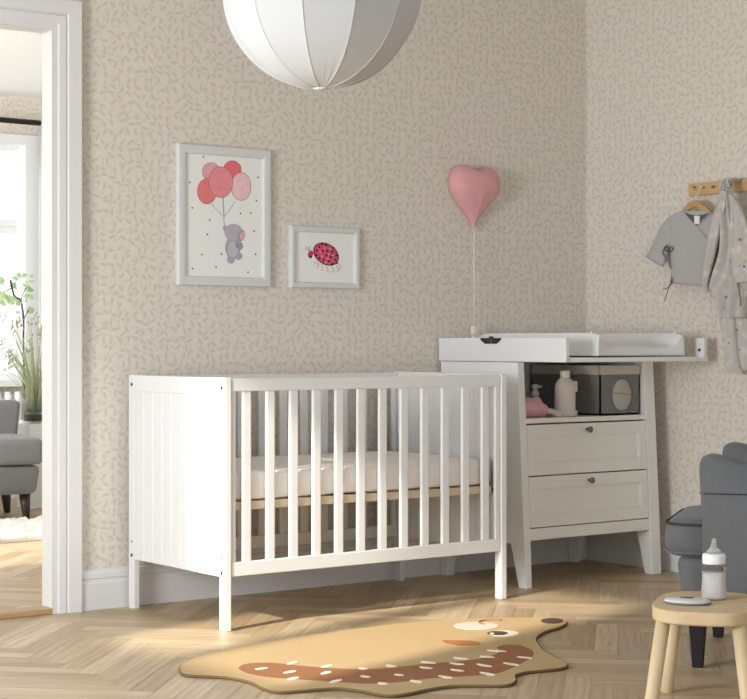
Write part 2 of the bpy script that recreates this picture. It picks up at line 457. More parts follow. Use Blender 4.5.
struct('window_2', bm, TRIM)
bm = bmesh.new(); y0, y1, z0, z1 = DW
box(bm, XL-.12, XL-.06, y0, y0+.06, z0, z1); box(bm, XL-.12, XL-.06, y1-.06, y1, z0, z1); box(bm, XL-.12, XL-.06, y0+.06, y1-.06, z0, z0+.06); box(bm, XL-.12, XL-.06, y0+.06, y1-.06, z1-.06, z1)
box(bm, XL-.058, XL-.054, y0, y1, z0, z1)
struct('window_added_blind', bm, ADDED_BLIND)

# ---- baseboards
def base_profile(t=.02, h=.145):
    return [(0, 0), (t, 0), (t, h*.66), (t*.75, h*.69), (t*.75, h*.76), (t*.95, h*.79), (t*.95, h*.9), (t*.55, h*.95), (t*.4, h), (0, h)]
def baseboard(name, p0, p1, nrm, h=.145):
    bm = bmesh.new(); d = (Vector(p1)-Vector(p0)); n = Vector(nrm)
    pr = base_profile(.02, h)
    a = [bm.verts.new(Vector(p0)+n*t+Vector((0, 0, z))) for t, z in pr]; b = [bm.verts.new(Vector(p1)+n*t+Vector((0, 0, z))) for t, z in pr]
    for i in range(len(pr)): bm.faces.new((a[i], a[(i+1) % len(pr)], b[(i+1) % len(pr)], b[i]))
    bm.faces.new(a); bm.faces.new(b)
    return struct(name, bm, TRIM)
baseboard('baseboard_back', (-.176, YW, 0), (XR-.001, YW, 0), (0, -1, 0))
baseboard('baseboard_right', (XR, YF, 0), (XR, YW-.02, 0), (-1, 0, 0))
# ---- door casing : profile swept round the opening
def casing(name, yface, ysign, x0, x1, ztop, mat):
    pr = [(0, 0), (0, .018), (.022, .018), (.026, .024), (.052, .026), (.056, .020), (.062, .030), (.110, .034), (.115, .028), (.115, 0)]  # (outward from opening, projection)
    bm = bmesh.new()
    path = []
    def ring(fn): return [bm.verts.new(fn(a, b)) for a, b in pr]
    r = [ring(lambda a, b: (x1+a, yface+ysign*b, 0)), ring(lambda a, b: (x1+a, yface+ysign*b, ztop+a)), ring(lambda a, b: (x0-a, yface+ysign*b, ztop+a)), ring(lambda a, b: (x0-a, yface+ysign*b, 0))]
    n = len(pr)
    for p, q in zip(r, r[1:]):
        for i in range(n): bm.faces.new((p[i], p[(i+1) % n], q[(i+1) % n], q[i]))
    bm.faces.new(r[0]); bm.faces.new(r[-1])
    return struct(name, bm, mat)
casing('trim_1', YW, -1, DX0+.005, DX1-.003, DZ+.0, TRIM)
bm = bmesh.new()   # jamb lining
box(bm, DX1-.002, DX1+.02, YW-.004, YW+WT+.004, 0, DZ+.02); box(bm, DX0-.02, DX0+.002, YW-.004, YW+WT+.004, 0, DZ+.02); box(bm, DX0-.02, DX1+.02, YW-.004, YW+WT+.004, DZ-.002, DZ+.02)
struct('door_1', bm, TRIM)
THRES = wood_mat('oak_threshold', srgb(168, 138, 100), srgb(190, 160, 122), 0, .6)
struct('trim_2', B(DX0, DX1, YW-.02, YW+WT, 0, .022, bev=.004), THRES)

# ================================================================ NEXT ROOM
YB, CB = 5.1, 2.512
W1 = (.42, 1.70, .73, 2.22)   # window opening x0,x1,z0,z1
bm = bmesh.new()
box(bm, -2.6, W1[0], YB, YB+.25, 0, CB); box(bm, W1[1], 3.2, YB, YB+.25, 0, CB); box(bm, W1[0], W1[1], YB, YB+.25, 0, W1[2]); box(bm, W1[0], W1[1], YB, YB+.25, W1[3], CB)
struct('wall_far', bm, PAPER)
struct('ceiling_far', B(-2.7, 3.2, YW+WT, YB+.25, CB, CB+.1), PLASTERW)
struct('wall_far_right', B(3.1, 3.2, YW+WT, YB, 0, CB), PAPER)
# left wall of the next room with two sun windows
bm = bmesh.new(); X0 = -2.7
ww = [(1.25, 1.95), (3.1, 3.75)]
ys = [YW+WT, ww[0][0], ww[0][1], ww[1][0], ww[1][1], YB]
for i in (0, 2, 4): box(bm, X0, X0+.1, ys[i], ys[i+1], 0, CB)
for a, b in ww: box(bm, X0, X0+.1, a, b, 0, .7); box(bm, X0, X0+.1, a, b, 2.4, CB)
struct('wall_far_left', bm, PLASTER)
baseboard('baseboard_far', (-2.6, YB, 0), (3.1, YB, 0), (0, -1, 0), .13)
# window : casing, sashes with transom, panes
bm = bmesh.new()
box(bm, W1[0]-.05, W1[0]+.012, YB-.02, YB+.24, W1[2]-.01, W1[3]+.05, bev=.004); box(bm, W1[1]-.012, W1[1]+.085, YB-.02, YB+.24, W1[2]-.01, W1[3]+.05, bev=.004)
box(bm, W1[0]-.05, W1[1]+.085, YB-.022, YB+.242, W1[3]-.012, W1[3]+.055, bev=.004); box(bm, W1[0]-.06, W1[1]+.065, YB-.10, YB+.242, W1[2]-.035, W1[2]+.008, bev=.004)
win = struct('window_1', bm, WHITE)
xm = (W1[0]+W1[1])/2
for x0, x1 in ((W1[0], xm), (xm, W1[1])):
    for z0, z1 in ((W1[2], 1.70), (1.70, W1[3])):
        bm = bmesh.new(); fw = .045
        box(bm, x0, x0+fw, YB+.05, YB+.10, z0, z1, bev=.004); box(bm, x1-fw, x1, YB+.05, YB+.10, z0, z1, bev=.004)
        box(bm, x0+fw, x1-fw, YB+.05, YB+.10, z0, z0+fw, bev=.004); box(bm, x0+fw, x1-fw, YB+.05, YB+.10, z1-fw, z1, bev=.004)
        sa = obj('sash', bm, WHITE, win)
        obj('pane', B(x0+fw, x1-fw, YB+.072, YB+.078, z0+fw, z1-fw), PANE, sa)

# curtain rod and sheer curtain
rod = thing('curtain_rod', (1.1, YB-.1, 2.345), 'dark curtain rod mounted above the window in the next room', 'curtain rod')
bm = bmesh.new(); tube(bm, [(.25, YB-.1, 2.345), (1.752, YB-.1, 2.345)], .017, 12); obj('pole', bm, RODM, rod)
for x in (.3, 1.0):
    bm = bmesh.new(); box(bm, x-.012, x+.012, YB-.115, YB, 2.318, 2.333, bev=.003); box(bm, x-.012, x+.012, YB-.008, YB, 2.29, 2.36, bev=.002); obj('bracket', bm, RODM, rod)
bm = bmesh.new(); n = 40
cr = []
for z in (.05, .6, 1.2, 1.8, 2.34):
    cr.append([bm.verts.new((1.750+.15*i/n*(1.0), YB-.095+.022*math.sin(i*.95)*(1.0 if z < 2.2 else .6), z)) for i in range(n+1)])
for a, b in zip(cr, cr[1:]):
    for i in range(n): f = bm.faces.new((a[i], a[i+1], b[i+1], b[i])); f.smooth = True
cu = obj('sheer_curtain', bm, CURT, origin=(1.81, YB-.095, .05)); tag(cu, 'narrow white sheer curtain hanging at the right end of the dark rod', 'curtain')
so = cu.modifiers.new('thick', 'SOLIDIFY'); so.thickness = .002

# radiator under the window
rad = thing('radiator', (1.1, YB-.12, 0), 'white column radiator under the window behind the grey sofa', 'radiator')
for i in range(16):
    x = .60+i*.066
    bm = bmesh.new(); tube(bm, [(x, YB-.12, .12), (x, YB-.12, .14), (x, YB-.12, .63), (x, YB-.12, .665)], [.018, .027, .027, .018], 10); obj('column', bm, WHITE, rad)
bm = bmesh.new()
for z in (.17, .61): tube(bm, [(.57, YB-.12, z), (1.63, YB-.12, z)], .017, 10)
box(bm, .63, .65, YB-.13, YB-.022, .15, .17); box(bm, 1.55, 1.57, YB-.13, YB-.022, .15, .17)
box(bm, .63, .65, YB-.135, YB-.105, 0, .15); box(bm, 1.55, 1.57, YB-.135, YB-.105, 0, .15)
obj('pipe', bm, WHITE, rad)

# plant stand, glass vase with grasses and a leafy branch
PSX, PSY = 1.405, 4.34
ps = tag(obj('plant_stand', B(PSX-.085, PSX+.085, PSY-.085, PSY+.085, .004, .50, bev=.006), WHITE, origin=(PSX, PSY, .004)), 'white box-shaped plant stand behind the grey sofa', 'plant stand')
pot = thing('grass_plant', (PSX, PSY, .50), 'wispy green grass with seed heads in a clear glass vase', 'plant')
bm = bmesh.new(); lathe(bm, [(0, .003), (.070, .003), (.074, .01), (.074, .14), (.070, .14), (.070, .012), (0, .012)], (PSX, PSY, .50), 28); obj('glass_vase', bm, VASE, pot)
bm = bmesh.new(); lathe(bm, [(0, .0125), (.068, .0125), (.068, .05), (0, .054)], (PSX, PSY, .50), 24); obj('soil', bm, SOIL, pot)
rnd = random.Random(5)
bm = bmesh.new(); sb = bmesh.new()
for i in range(90):
    a = rnd.uniform(0, 2*PI); r = rnd.uniform(.0, .055); h = rnd.uniform(.3, .60); lean = rnd.uniform(.02, .34)
    b0 = Vector((PSX+r*math.cos(a), PSY+r*math.sin(a), .56))
    d = Vector((math.cos(a), math.sin(a), 0))
    if d.x > 0 and rnd.random() < .5: d.x *= -1
    pts = [b0+d*lean*t**1.8+Vector((0, 0, h*t-.12*lean*t**3)) for t in (0, .25, .5, .75, 1)]
    tube(bm, pts, [.0026, .0024, .0021, .0017, .0012], 4)
    if i % 3 == 0:
        for k in range(5):
            ellipsoid(sb, pts[-1]+Vector((rnd.uniform(-.02, .02), rnd.uniform(-.02, .02), rnd.uniform(-.03, .03))), (.005, .005, .009), seg=6, rng=4)
tag(obj('grass_blade', bm, GRASS, pot), kind='stuff'); tag(obj('seed_head', sb, SEED, pot), kind='stuff')
br = thing('leafy_branch', (PSX-.07, PSY+.30, 0), 'bare dark twig with pale green leaves standing before the bright window', 'branch')
def nb(u, v): return atY(u, v, PSY+.30)
P0 = nb(25, 345); P0.z = 0
br.location = P0
bm = bmesh.new()
lathe(bm, [(0, 0), (.045, 0), (.075, .12), (.06, .3), (.03, .44), (.034, .5), (.028, .5), (.024, .44), (0, .43)], (P0.x, P0.y, .004), 24); obj('tall_vase', bm, WHITE, br)
tp = [tuple(P0+Vector((0, 0, .44)))]+[tuple(nb(*q)) for q in ((23.5, 345), (23.5, 320), (20.8, 301), (15, 297), (12, 288), (10.5, 280))]
bm = bmesh.new(); tube(bm, smooth_open(tp, 4), .0058, 6)
tube(bm, [tuple(nb(23.5, 319)), tuple(nb(27, 313)), tuple(nb(30, 307))], .003, 5); tube(bm, [tuple(nb(20.8, 301)), tuple(nb(23, 294)), tuple(nb(27, 286))], .003, 5)
tube(bm, [tuple(nb(12, 288)), tuple(nb(6, 291)), tuple(nb(1, 294))], .003, 5); tube(bm, [tuple(nb(15, 297)), tuple(nb(14.5, 302)), tuple(nb(14, 304))], .002, 5)
obj('twig', bm, TWIG, br)
def leafshape(bm, c, d, nrm, l, w):
    d = d.normalized(); s = d.cross(nrm).normalized(); m = s.cross(d).normalized()
    top = [c+d*l*t+s*w*math.sin(PI*t**.8)*k+m*(.12*l*(1-abs(k))*math.sin(PI*t)) for k in (-1, 0, 1) for t in (0, .2, .45, .7, .9, 1)]
    v = [bm.verts.new(p) for p in top]
    for k in (0, 1):
        for i in range(5): bm.faces.new((v[k*6+i], v[k*6+i+1], v[k*6+7+i], v[k*6+6+i]))
for (u, v, l) in ((18, 279, .07), (21, 276, .07), (26, 277, .05), (31, 280, .04), (14, 285, .06), (24, 287, .08), (28, 288, .09), (29, 294, .07), (26, 298, .05), (14, 304, .07), (16, 303, .05), (28, 311, .07), (30, 308, .05), (2, 281, .08), (5, 294, .12), (1, 298, .12), (-4, 300, .1), (0, 288, .07), (-8, 285, .1), (22, 283, .06), (17, 282, .06)):
    c = nb(u, v)
    for k in range(2):
        bm = bmesh.new()
        dd = Vector((rnd.uniform(-1, 1), rnd.uniform(-.5, .5), rnd.uniform(-.6, .3)))
        leafshape(bm, c+Vector((0, rnd.uniform(-.06, .06), 0)), dd, Vector((.2, -1, .4)), l*.72, l*.22)
        obj('leaf', bm, LEAF, br, smooth=True)

# grey sofa chair in the next room
SX, SY = .97, 3.98
sf = thing('grey_sofa', (1.045, 3.735, .0), 'light grey upholstered sofa on dark tapered legs seen through the doorway', 'sofa', rz=math.radians(-12))
def so_(name, bm, mat, **k): return obj(name, bm, mat, sf, local=True, **k)
so_('seat_cushion', B(-.95, .070, -.17, .46, .315, .455, bev=.035, seg=4), SOFAF, smooth=True)
bm = bmesh.new(); hexa(bm, [(-.88, -.08, .15), (.05, -.08, .15), (.05, .52, .15), (-.88, .52, .15)], [(-.93, -.15, .31), (.055, -.15, .31), (.055, .56, .31), (-.93, .56, .31)], bev=.03); so_('seat_base', bm, SOFAF, smooth=True)
bm = bmesh.new(); hexa(bm, [(-.91, .42, .30), (.05, .42, .30), (.05, .56, .30), (-.91, .56, .30)], [(-.94, .48, .64), (.10, .48, .64), (.10, .62, .64), (-.94, .62, .64)], bev=.03); so_('backrest', bm, SOFAF, smooth=True)
for x, y in ((0, 0), (-.80, 0), (0, .46), (-.80, .46)):
    bm = bmesh.new(); tube(bm, [(x, y, .16), (x+.01*(1 if x > -.3 else -1), y, .004)], [.033, .018], 12); so_('leg', bm, DARKW)
# white shag rug
bm = bmesh.new(); rnd = random.Random(9)
RX0, RX1, RY0, RY1 = -.55, 1.32, 2.80, 3.62
nx, ny = 90, 46
g = [[bm.verts.new((RX0+(RX1-RX0)*i/nx, RY0+(RY1-RY0)*j/ny, .022+rnd.uniform(-.008, .014)+.006*math.sin(j*1.3))) for j in range(ny+1)] for i in range(nx+1)]
for i in range(nx):
    for j in range(ny): f = bm.faces.new((g[i][j], g[i+1][j], g[i+1][j+1], g[i][j+1])); f.smooth = True
e = [v for v in bm.edges if len(v.link_faces) == 1]
r = bmesh.ops.extrude_edge_only(bm, edges=e)
for v in r['geom']:
    if isinstance(v, bmesh.types.BMVert): v.co.z = .005
tag(obj('shag_rug', bm, SHAG, origin=(.4, 3.2, .005)), 'white woven shag rug on the floor before the grey sofa', 'rug')

# ================================================================ CRIB
crib = thing('baby_crib', (.625, .33, 0), 'white wooden baby crib with slatted sides in front of the leaf wallpaper', 'crib')
CH, CW, CL = .853, .668, 1.25
def crib_end(x0, x1, outer):
    # legs
    for y0, y1 in ((0, .040), (CW-.040, CW)):
        bm = B(x0, x1, y0, y1, 0, CH, bev=.003); lg = obj('leg', bm, WHITE, crib)
        yc = (y0+y1)/2+( .004 if y0 == 0 else -.004)
        for z, rr in ((.818, .0065), (.195, .0065), (.245, .0035)):
            bm = bmesh.new(); xo = x0 if outer < 0 else x1
            tube(bm, [(xo+.004*-outer, yc, z), (xo+.0012*outer, yc, z)], rr, 12); obj('bolt', bm, BOLT, lg)
    bm = B(x0+.001, x1-.001, .040, CW-.040, .792, CH-.001, bev=.002); obj('top_rail', bm, WHITE, crib)
    # beadboard infill with grooves
    bm = bmesh.new(); n = 9; yy0, yy1 = .040, CW-.040; st = (yy1-yy0)/n
    for i in range(n):
        a = yy0+i*st
        box(bm, x0+.004, x1-.004, a+.0006, a+st-.0006, .180, .7925, bev=.0016, seg=1)
    box(bm, x0+.0065, x1-.0065, yy0, yy1, .182, .79)
    obj('end_panel', bm, WHITE, crib)
crib_end(0, .024, -1); crib_end(CL-.026, CL, 1)
def crib_side(y0, y1):
    obj('side_rail', B(.026, CL-.028, y0, y1, .806, .849, bev=.003), WHITE, crib)
    obj('side_rail', B(.026, CL-.028, y0, y1, .182, .230, bev=.003), WHITE, crib)
    for i in range(12):
        x = .074+i*.0964
        obj('slat', B(x, x+.036, y0+.004, y1-.004, .228, .808, bev=.005), WHITE, crib)
    for x in (.026, CL-.050):
        obj('corner_stile', B(x, x+.020, y0+.003, y1-.003, .228, .808, bev=.002), WHITE, crib)
crib_side(.004, .026); crib_side(CW-.026, CW-.004)
bm = bmesh.new()
box(bm, .03, CL-.03, .03, .055, .402, .430, bev=.002); box(bm, .03, CL-.03, CW-.055, CW-.03, .402, .430, bev=.002)
for i in range(14):
    x = .05+i*.083; box(bm, x, x+.06, .052, CW-.052, .412, .429, bev=.002)
box(bm, .026, .05, .03, CW-.03, .402, .430); box(bm, CL-.05, CL-.028, .03, CW-.03, .402, .430)
obj('slatted_base', bm, BASEWOOD, crib)
# mattress under a fitted sheet
def soft_box(x0, x1, y0, y1, z0, z1, r, nx=30, ny=16, nz=5, puff=.006, wr=.002, seed=1):
    from mathutils import noise
    bm = bmesh.new()
    bmesh.ops.create_cube(bm, size=2)
    bmesh.ops.subdivide_edges(bm, edges=bm.edges[:], cuts=11, use_grid_fill=True)
    cx, cy, cz = (x0+x1)/2, (y0+y1)/2, (z0+z1)/2; hx, hy, hz = (x1-x0)/2, (y1-y0)/2, (z1-z0)/2
    for v in bm.verts:
        q = v.co.copy()
        p = Vector((q.x*hx, q.y*hy, q.z*hz))
        c = Vector((max(-hx+r, min(hx-r, p.x)), max(-hy+r, min(hy-r, p.y)), max(-hz+r, min(hz-r, p.z))))
        d = p-c
        if d.length > r: d = d.normalized()*r
        p = c+d
        nn = noise.noise(Vector((p.x*9+seed, p.y*9, p.z*14)))*wr
        bul = (1-min(1, abs(q.x))**4)*(1-min(1, abs(q.y))**4)*puff*(1 if q.z > 0 else 0)
        v.co = Vector((cx+p.x, cy+p.y, cz+p.z+bul))+d.normalized()*nn if d.length > 0 else Vector((cx+p.x, cy+p.y, cz+p.z+bul))
    for f in bm.faces: f.smooth = True
    return bm
mt = tag(obj('mattress', soft_box(.034, CL-.036, .034, CW-.034, .4315, .535, .018, wr=.003), SHEET, origin=(.625, .33, .4315)), 'white sheeted mattress lying inside the slatted crib', 'mattress')

# ================================================================ CHANGING TABLE
ct = thing('changing_table', (1.87, .44, 0), 'white chest with two drawers and fold-out changing top in the corner', 'changing table')
def yf(z): return .158+.05*z/.89
XA, XB, YBK = 1.488, 2.252, .690
P = .035
def leg_front(x0, x1):
    bm = bmesh.new()
    hexa(bm, [(x0+.002, yf(0), 0), (x1-.002, yf(0), 0), (x1-.002, yf(0)+.045, 0), (x0+.002, yf(0)+.045, 0)],
             [(x0, yf(.19), .19), (x1, yf(.19), .19), (x1, yf(.19)+.085, .19), (x0, yf(.19)+.085, .19)], bev=.002)
    hexa(bm, [(x0, yf(.189), .189), (x1, yf(.189), .189), (x1, yf(.189)+.085, .189), (x0, yf(.189)+.085, .189)],
             [(x0, yf(.892), .892), (x1, yf(.892), .892), (x1, yf(.892)+.05, .892), (x0, yf(.892)+.05, .892)], bev=.002)
    return bm
obj('leg', leg_front(XA, XA+P), CHEST, ct); obj('leg', leg_front(XB-P-.022, XB), CHEST, ct)
for x0, x1 in ((XA, XA+P), (XB-P, XB)):
    bm = bmesh.new()
    hexa(bm, [(x0, YBK-.045, 0), (x1, YBK-.045, 0), (x1, YBK, 0), (x0, YBK, 0)], [(x0, YBK-.075, .19), (x1, YBK-.075, .19), (x1, YBK, .19), (x0, YBK, .19)], bev=.002)
    box(bm, x0, x1, YBK-.06, YBK, .188, .892, bev=.002); obj('leg', bm, CHEST, ct)
for x0, x1 in ((XA+.003, XA+.02), (XB-.02, XB-.003)):
    bm = bmesh.new()
    hexa(bm, [(x0, yf(.17)+.06, .172), (x1, yf(.17)+.06, .172), (x1, YBK-.04, .150), (x0, YBK-.04, .150)], [(x0, yf(.89)+.02, .892), (x1, yf(.89)+.02, .892), (x1, YBK-.02, .892), (x0, YBK-.02, .892)])
    obj('side_panel', bm, CHEST, ct)
obj('back_panel', B(XA+.03, XB-.03, YBK-.022, YBK-.01, .19, .892), CHEST, ct)
FX0, FX1 = XA+P, XB-P-.022
obj('shelf', B(FX0-.004, FX1+.004, yf(.66)+.002, YBK-.022, .648, .668, bev=.002), CHEST, ct)
bm = bmesh.new(); hexa(bm, [(FX0-.004, yf(.186)+.004, .186), (FX1+.004, yf(.186)+.004, .186), (FX1+.004, yf(.186)+.03, .186), (FX0-.004, yf(.186)+.03, .186)], [(FX0-.004, yf(.232)+.004, .232), (FX1+.004, yf(.232)+.004, .232), (FX1+.004, yf(.232)+.03, .232), (FX0-.004, yf(.232)+.03, .232)], bev=.001)
obj('apron', bm, CHEST, ct)
obj('bottom_board', B(FX0-.004, FX1+.004, .2, YBK-.022, .205, .22), CHEST, ct)
obj('inner_side', B(FX0-.004, FX0+.006, .25, YBK-.022, .22, .89), CHEST, ct); obj('inner_side', B(FX1-.006, FX1+.004, .25, YBK-.022, .22, .89), CHEST, ct)
def drawer(z0, z1):
    x0, x1 = FX0+.003, FX1-.003
    bm = bmesh.new()
    def slab(xa, xb, za, zb, d0, d1, bev=.0015):
        hexa(bm, [(xa, yf(za)+d0, za), (xb, yf(za)+d0, za), (xb, yf(za)+d1, za), (xa, yf(za)+d1, za)], [(xa, yf(zb)+d0, zb), (xb, yf(zb)+d0, zb), (xb, yf(zb)+d1, zb), (xa, yf(zb)+d1, zb)], bev=bev)
    fx, fz = .040, .048
    slab(x0, x1, z0, z0+fz, .002, .022); slab(x0, x1, z1-fz, z1, .002, .022)
    slab(x0, x0+fx, z0+fz-.001, z1-fz+.001, .002, .022); slab(x1-fx, x1, z0+fz-.001, z1-fz+.001, .002, .022)
    slab(x0+fx-.002, x1-fx+.002, z0+fz-.002, z1-fz+.002, .009, .02, bev=0)
    # thin bead round the recessed panel
    for a in ((x0+fx, x0+fx+.007, z0+fz, z1-fz), (x1-fx-.007, x1-fx, z0+fz, z1-fz), (x0+fx, x1-fx, z0+fz, z0+fz+.007), (x0+fx, x1-fx, z1-fz-.007, z1-fz)):
        slab(a[0], a[1], a[2], a[3], .0055, .012, bev=.0015)
    d = obj('drawer', bm, CHEST, ct)
    zc = z1-.026; xc = (x0+x1)/2-.005
    bm = bmesh.new(); y = yf(zc)+.002
    t = bmesh.new(); lathe(t, [(0, -.001), (.006, -.001), (.005, .010), (.010, .014), (.0135, .019), (.0125, .024), (.007, .027), (0, .028)], n=20)
    bmesh.ops.transform(t, matrix=Matrix.Translation((xc, y, zc)) @ Matrix.Rotation(PI/2, 4, 'X'), verts=t.verts); merge(bm, t)
    obj('knob', bm, KNOB, d)
drawer(.441, .642); drawer(.236, .436)
# fold-out changing top
TX0, TX1, TY0, TY1 = 1.487, 2.274, -.078, .694
obj('top_board', B(TX0+.004, TX1, TY0, TY1, .8945, .912, bev=.002), CHEST, ct)
bm = bmesh.new()
box(bm, TX0-.006, TX0+.014, TY0, TY1, .894, .990, bev=.003)
sp = obj('tray_side', bm, WHITE, ct)
bm = bmesh.new()   # black folding hinge let into the top edge of the side
Yh0, Yh1 = .295, .425
for a, b, s in ((Yh0, .356, 1), (.362, Yh1, -1)):
    q = [(a, .988), (b, .988), (b, .964), (a+.012 if s > 0 else a, .966)] if s > 0 else [(a, .988), (b, .988), (b-.012, .966), (a, .964)]
    q = [(a, .9885), (b, .9885), (b, .9655), (a+.030, .9655), (a+.008, .978)] if s > 0 else [(a, .9885), (b, .9885), (b-.008, .978), (b-.030, .9655), (a, .9655)]
    prism(bm, q, .006, lambda x, y, d: (TX0-.010+d, x, y))
tube(bm, [(TX0-.006, .35, .990), (TX0-.006, .368, .990)], .006, 10)
obj('hinge', bm, HINGE, ct)
obj('tray_side', B(TX1-.018, TX1, .20, TY1, .9115, .990, bev=.003), CHEST, ct)
ep = obj('tray_end_block', B(TX1-.020, TX1, TY0+.001, TY0+.050, .9115, .990, bev=.002), WHITE, ct)
bm = bmesh.new(); tube(bm, [(TX1-.024, TY0+.026, .940), (TX1-.0195, TY0+.026, .940)], .006, 12); obj('bolt', bm, BOLT, ep)
obj('tray_back', B(TX0+.17, TX1-.018, TY1-.016, TY1, .9115, 1.001, bev=.002), CHEST, ct)

# contoured changing pad
pad = thing('changing_pad', (1.96, .33, .912), 'white contoured changing pad with raised sides lying on the changing top', 'changing pad')
bm = bmesh.new(); rings = []
def padz(s):   # top profile across, s -1..1
    a = abs(s)
    return .042+.072*(1/(1+math.exp(-(a-.88)*20)))
PX0, PX1, PY0, PY1 = 1.668, 2.168, -.035, .648
nu, nv = 40, 26
top = []
for j in range(nv+1):
    t = j/nv; y = PY0+(PY1-PY0)*t
    endf = 1-math.exp(-min(t, 1-t)*30)
    row = []
    for i in range(nu+1):
        s = -1+2*i/nu
        x = (PX0+PX1)/2+s*(PX1-PX0)/2*(1-.02*(1-endf))
        z = padz(s)*(.90+.10*endf)+.010*math.exp(-((min(t, 1-t)-.05)/.03)**2)*(1-abs(s)**4)
        if abs(s) > .965: z *= math.sqrt(max(0, 1-((abs(s)-.965)/.035)**2))*.3+.7
        yy = y+.022*(abs(s)**3)*(-1 if t < .5 else 1)*(1-endf)
        row.append(bm.verts.new((x, yy, .9125+z)))
    top.append(row)
bot = [[bm.verts.new((v.co.x, v.co.y, .9128+(.006 if 0 < i < nu else .003))) for i, v in enumerate(r)] for r in top]
for j in range(nv):
    for i in range(nu):
        bm.faces.new((top[j][i], top[j][i+1], top[j+1][i+1], top[j+1][i])).smooth = True
        bm.faces.new((bot[j][i], bot[j+1][i], bot[j+1][i+1], bot[j][i+1]))
for j in range(nv):
    for i in (0, nu): bm.faces.new((top[j][i], top[j+1][i], bot[j+1][i], bot[j][i])).smooth = True
for i in range(nu):
    for j in (0, nv): bm.faces.new((top[j][i], top[j][i+1], bot[j][i+1], bot[j][i])).smooth = True
po = obj('pad_body', bm, PADM, pad)
bv = po.modifiers.new('soft', 'BEVEL'); bv.width = .006; bv.segments = 3; bv.limit_method = 'ANGLE'
for sx in (-1, 1):
    bm = bmesh.new(); x = (PX0+PX1)/2+sx*.232
    tube(bm, [(x, PY0+.03, .9125+.088), (x+sx*.004, PY0+.026, 1.014)], [.006, .004], 8); obj('valve', bm, PADM, pad)

# things on the open shelf
ZS = .668
bx = thing('storage_box', (2.06, .38, ZS), 'dark grey mesh storage box with pale rim on the open shelf', 'storage box')
BX0, BX1, BY0, BY1, BZ1 = 1.955, 2.185, .222, .645, .876
bm = bmesh.new(); zt = .838
box(bm, BX0, BX1, BY0, BY0+.006, ZS+.0005, zt); box(bm, BX0, BX1, BY1-.006, BY1, ZS+.0005, zt); box(bm, BX0, BX0+.006, BY0, BY1, ZS+.0005, zt); box(bm, BX1-.006, BX1, BY0, BY1, ZS+.0005, zt); box(bm, BX0, BX1, BY0, BY1, ZS+.0005, ZS+.008)
obj('box_body', bm, GREYBOX, bx)
bm = bmesh.new(); t = .002
box(bm, BX0-t, BX1+t, BY0-t, BY0+.008, zt-.001, BZ1, bev=.002); box(bm, BX0-t, BX1+t, BY1-.008, BY1+t, zt-.001, BZ1, bev=.002); box(bm, BX0-t, BX0+.008, BY0, BY1, zt-.001, BZ1, bev=.002); box(bm, BX1-.008, BX1+t, BY0, BY1, zt-.001, BZ1, bev=.002)
obj('box_rim', bm, BOXRIM, bx)
xc, zc = 2.087, .752
bm = bmesh.new(); tube(bm, [(xc+.068*math.cos(a*PI/20), BY0-.001, zc+.074*math.sin(a*PI/20)) for a in range(40)], .004, 8, closed=True); obj('opening_edge', bm, GREYBOX, bx)
bm = bmesh.new(); ellipsoid(bm, (xc-.008, BY0, zc), (.056, .012, .066)); obj('pouch_panel', bm, DIAPER, bx)
tag(bx.children[-1], 'pale padded insert filling the oval opening')
bm = bmesh.new(); tube(bm, [(xc-.062, BY0-.006, zc+.010), (xc-.02, BY0-.0135, zc+.006), (xc+.03, BY0-.0125, zc+.0), (xc+.047, BY0-.006, zc-.002)], .0018, 6); obj('fold_seam', bm, GREYBOX, bx)

wb = thing('lotion_bottle', (1.79, .27, ZS), 'tall white lotion bottle standing on the open shelf beside the grey box', 'bottle')
bc = (1.795, .262, ZS+.0005)
bm = bmesh.new(); lathe(bm, [(0, 0), (.044, 0), (.048, .004), (.048, .118), (.046, .130), (.038, .144), (.024, .156), (.0185, .160), (0, .160)], bc, 32, sy=.75); obj('bottle_body', bm, BOTTLEW, wb)
bm = bmesh.new(); lathe(bm, [(0, .158), (.020, .158), (.021, .162), (.021, .184), (.019, .187), (0, .187)], bc, 24); obj('cap', bm, BOTTLEW, wb)
bm = bmesh.new(); box(bm, bc[0]+.040, bc[0]+.060, bc[1]-.014, bc[1]+.014, ZS+.098, ZS+.145, bev=.006); box(bm, bc[0]+.036, bc[0]+.060, bc[1]-.014, bc[1]+.014, ZS+.001, ZS+.024, bev=.004); obj('grip', bm, BOTTLEW, wb)

pc = (1.742, .385, ZS+.0005)
pb = thing('pump_bottle', pc, 'small clear pump bottle behind the pink soft toy', 'bottle')
bm = bmesh.new(); lathe(bm, [(0, 0), (.034, 0), (.036, .004), (.036, .055), (.028, .068), (.013, .076), (.013, .080), (0, .080)], pc, 24); obj('bottle_body', bm, CLEARP, pb)
bm = bmesh.new(); lathe(bm, [(0, .079), (.017, .079), (.017, .096), (.013, .100), (.009, .103), (.009, .112), (0, .112)], pc, 20); lathe(bm, [(0, .112), (.015, .112), (.016, .116), (.015, .128), (0, .130)], pc, 20)
tube(bm, [(pc[0], pc[1], ZS+.122), (pc[0]+.012, pc[1]-.026, ZS+.120)], .005, 8); obj('pump_head', bm, BOTTLEW, pb)

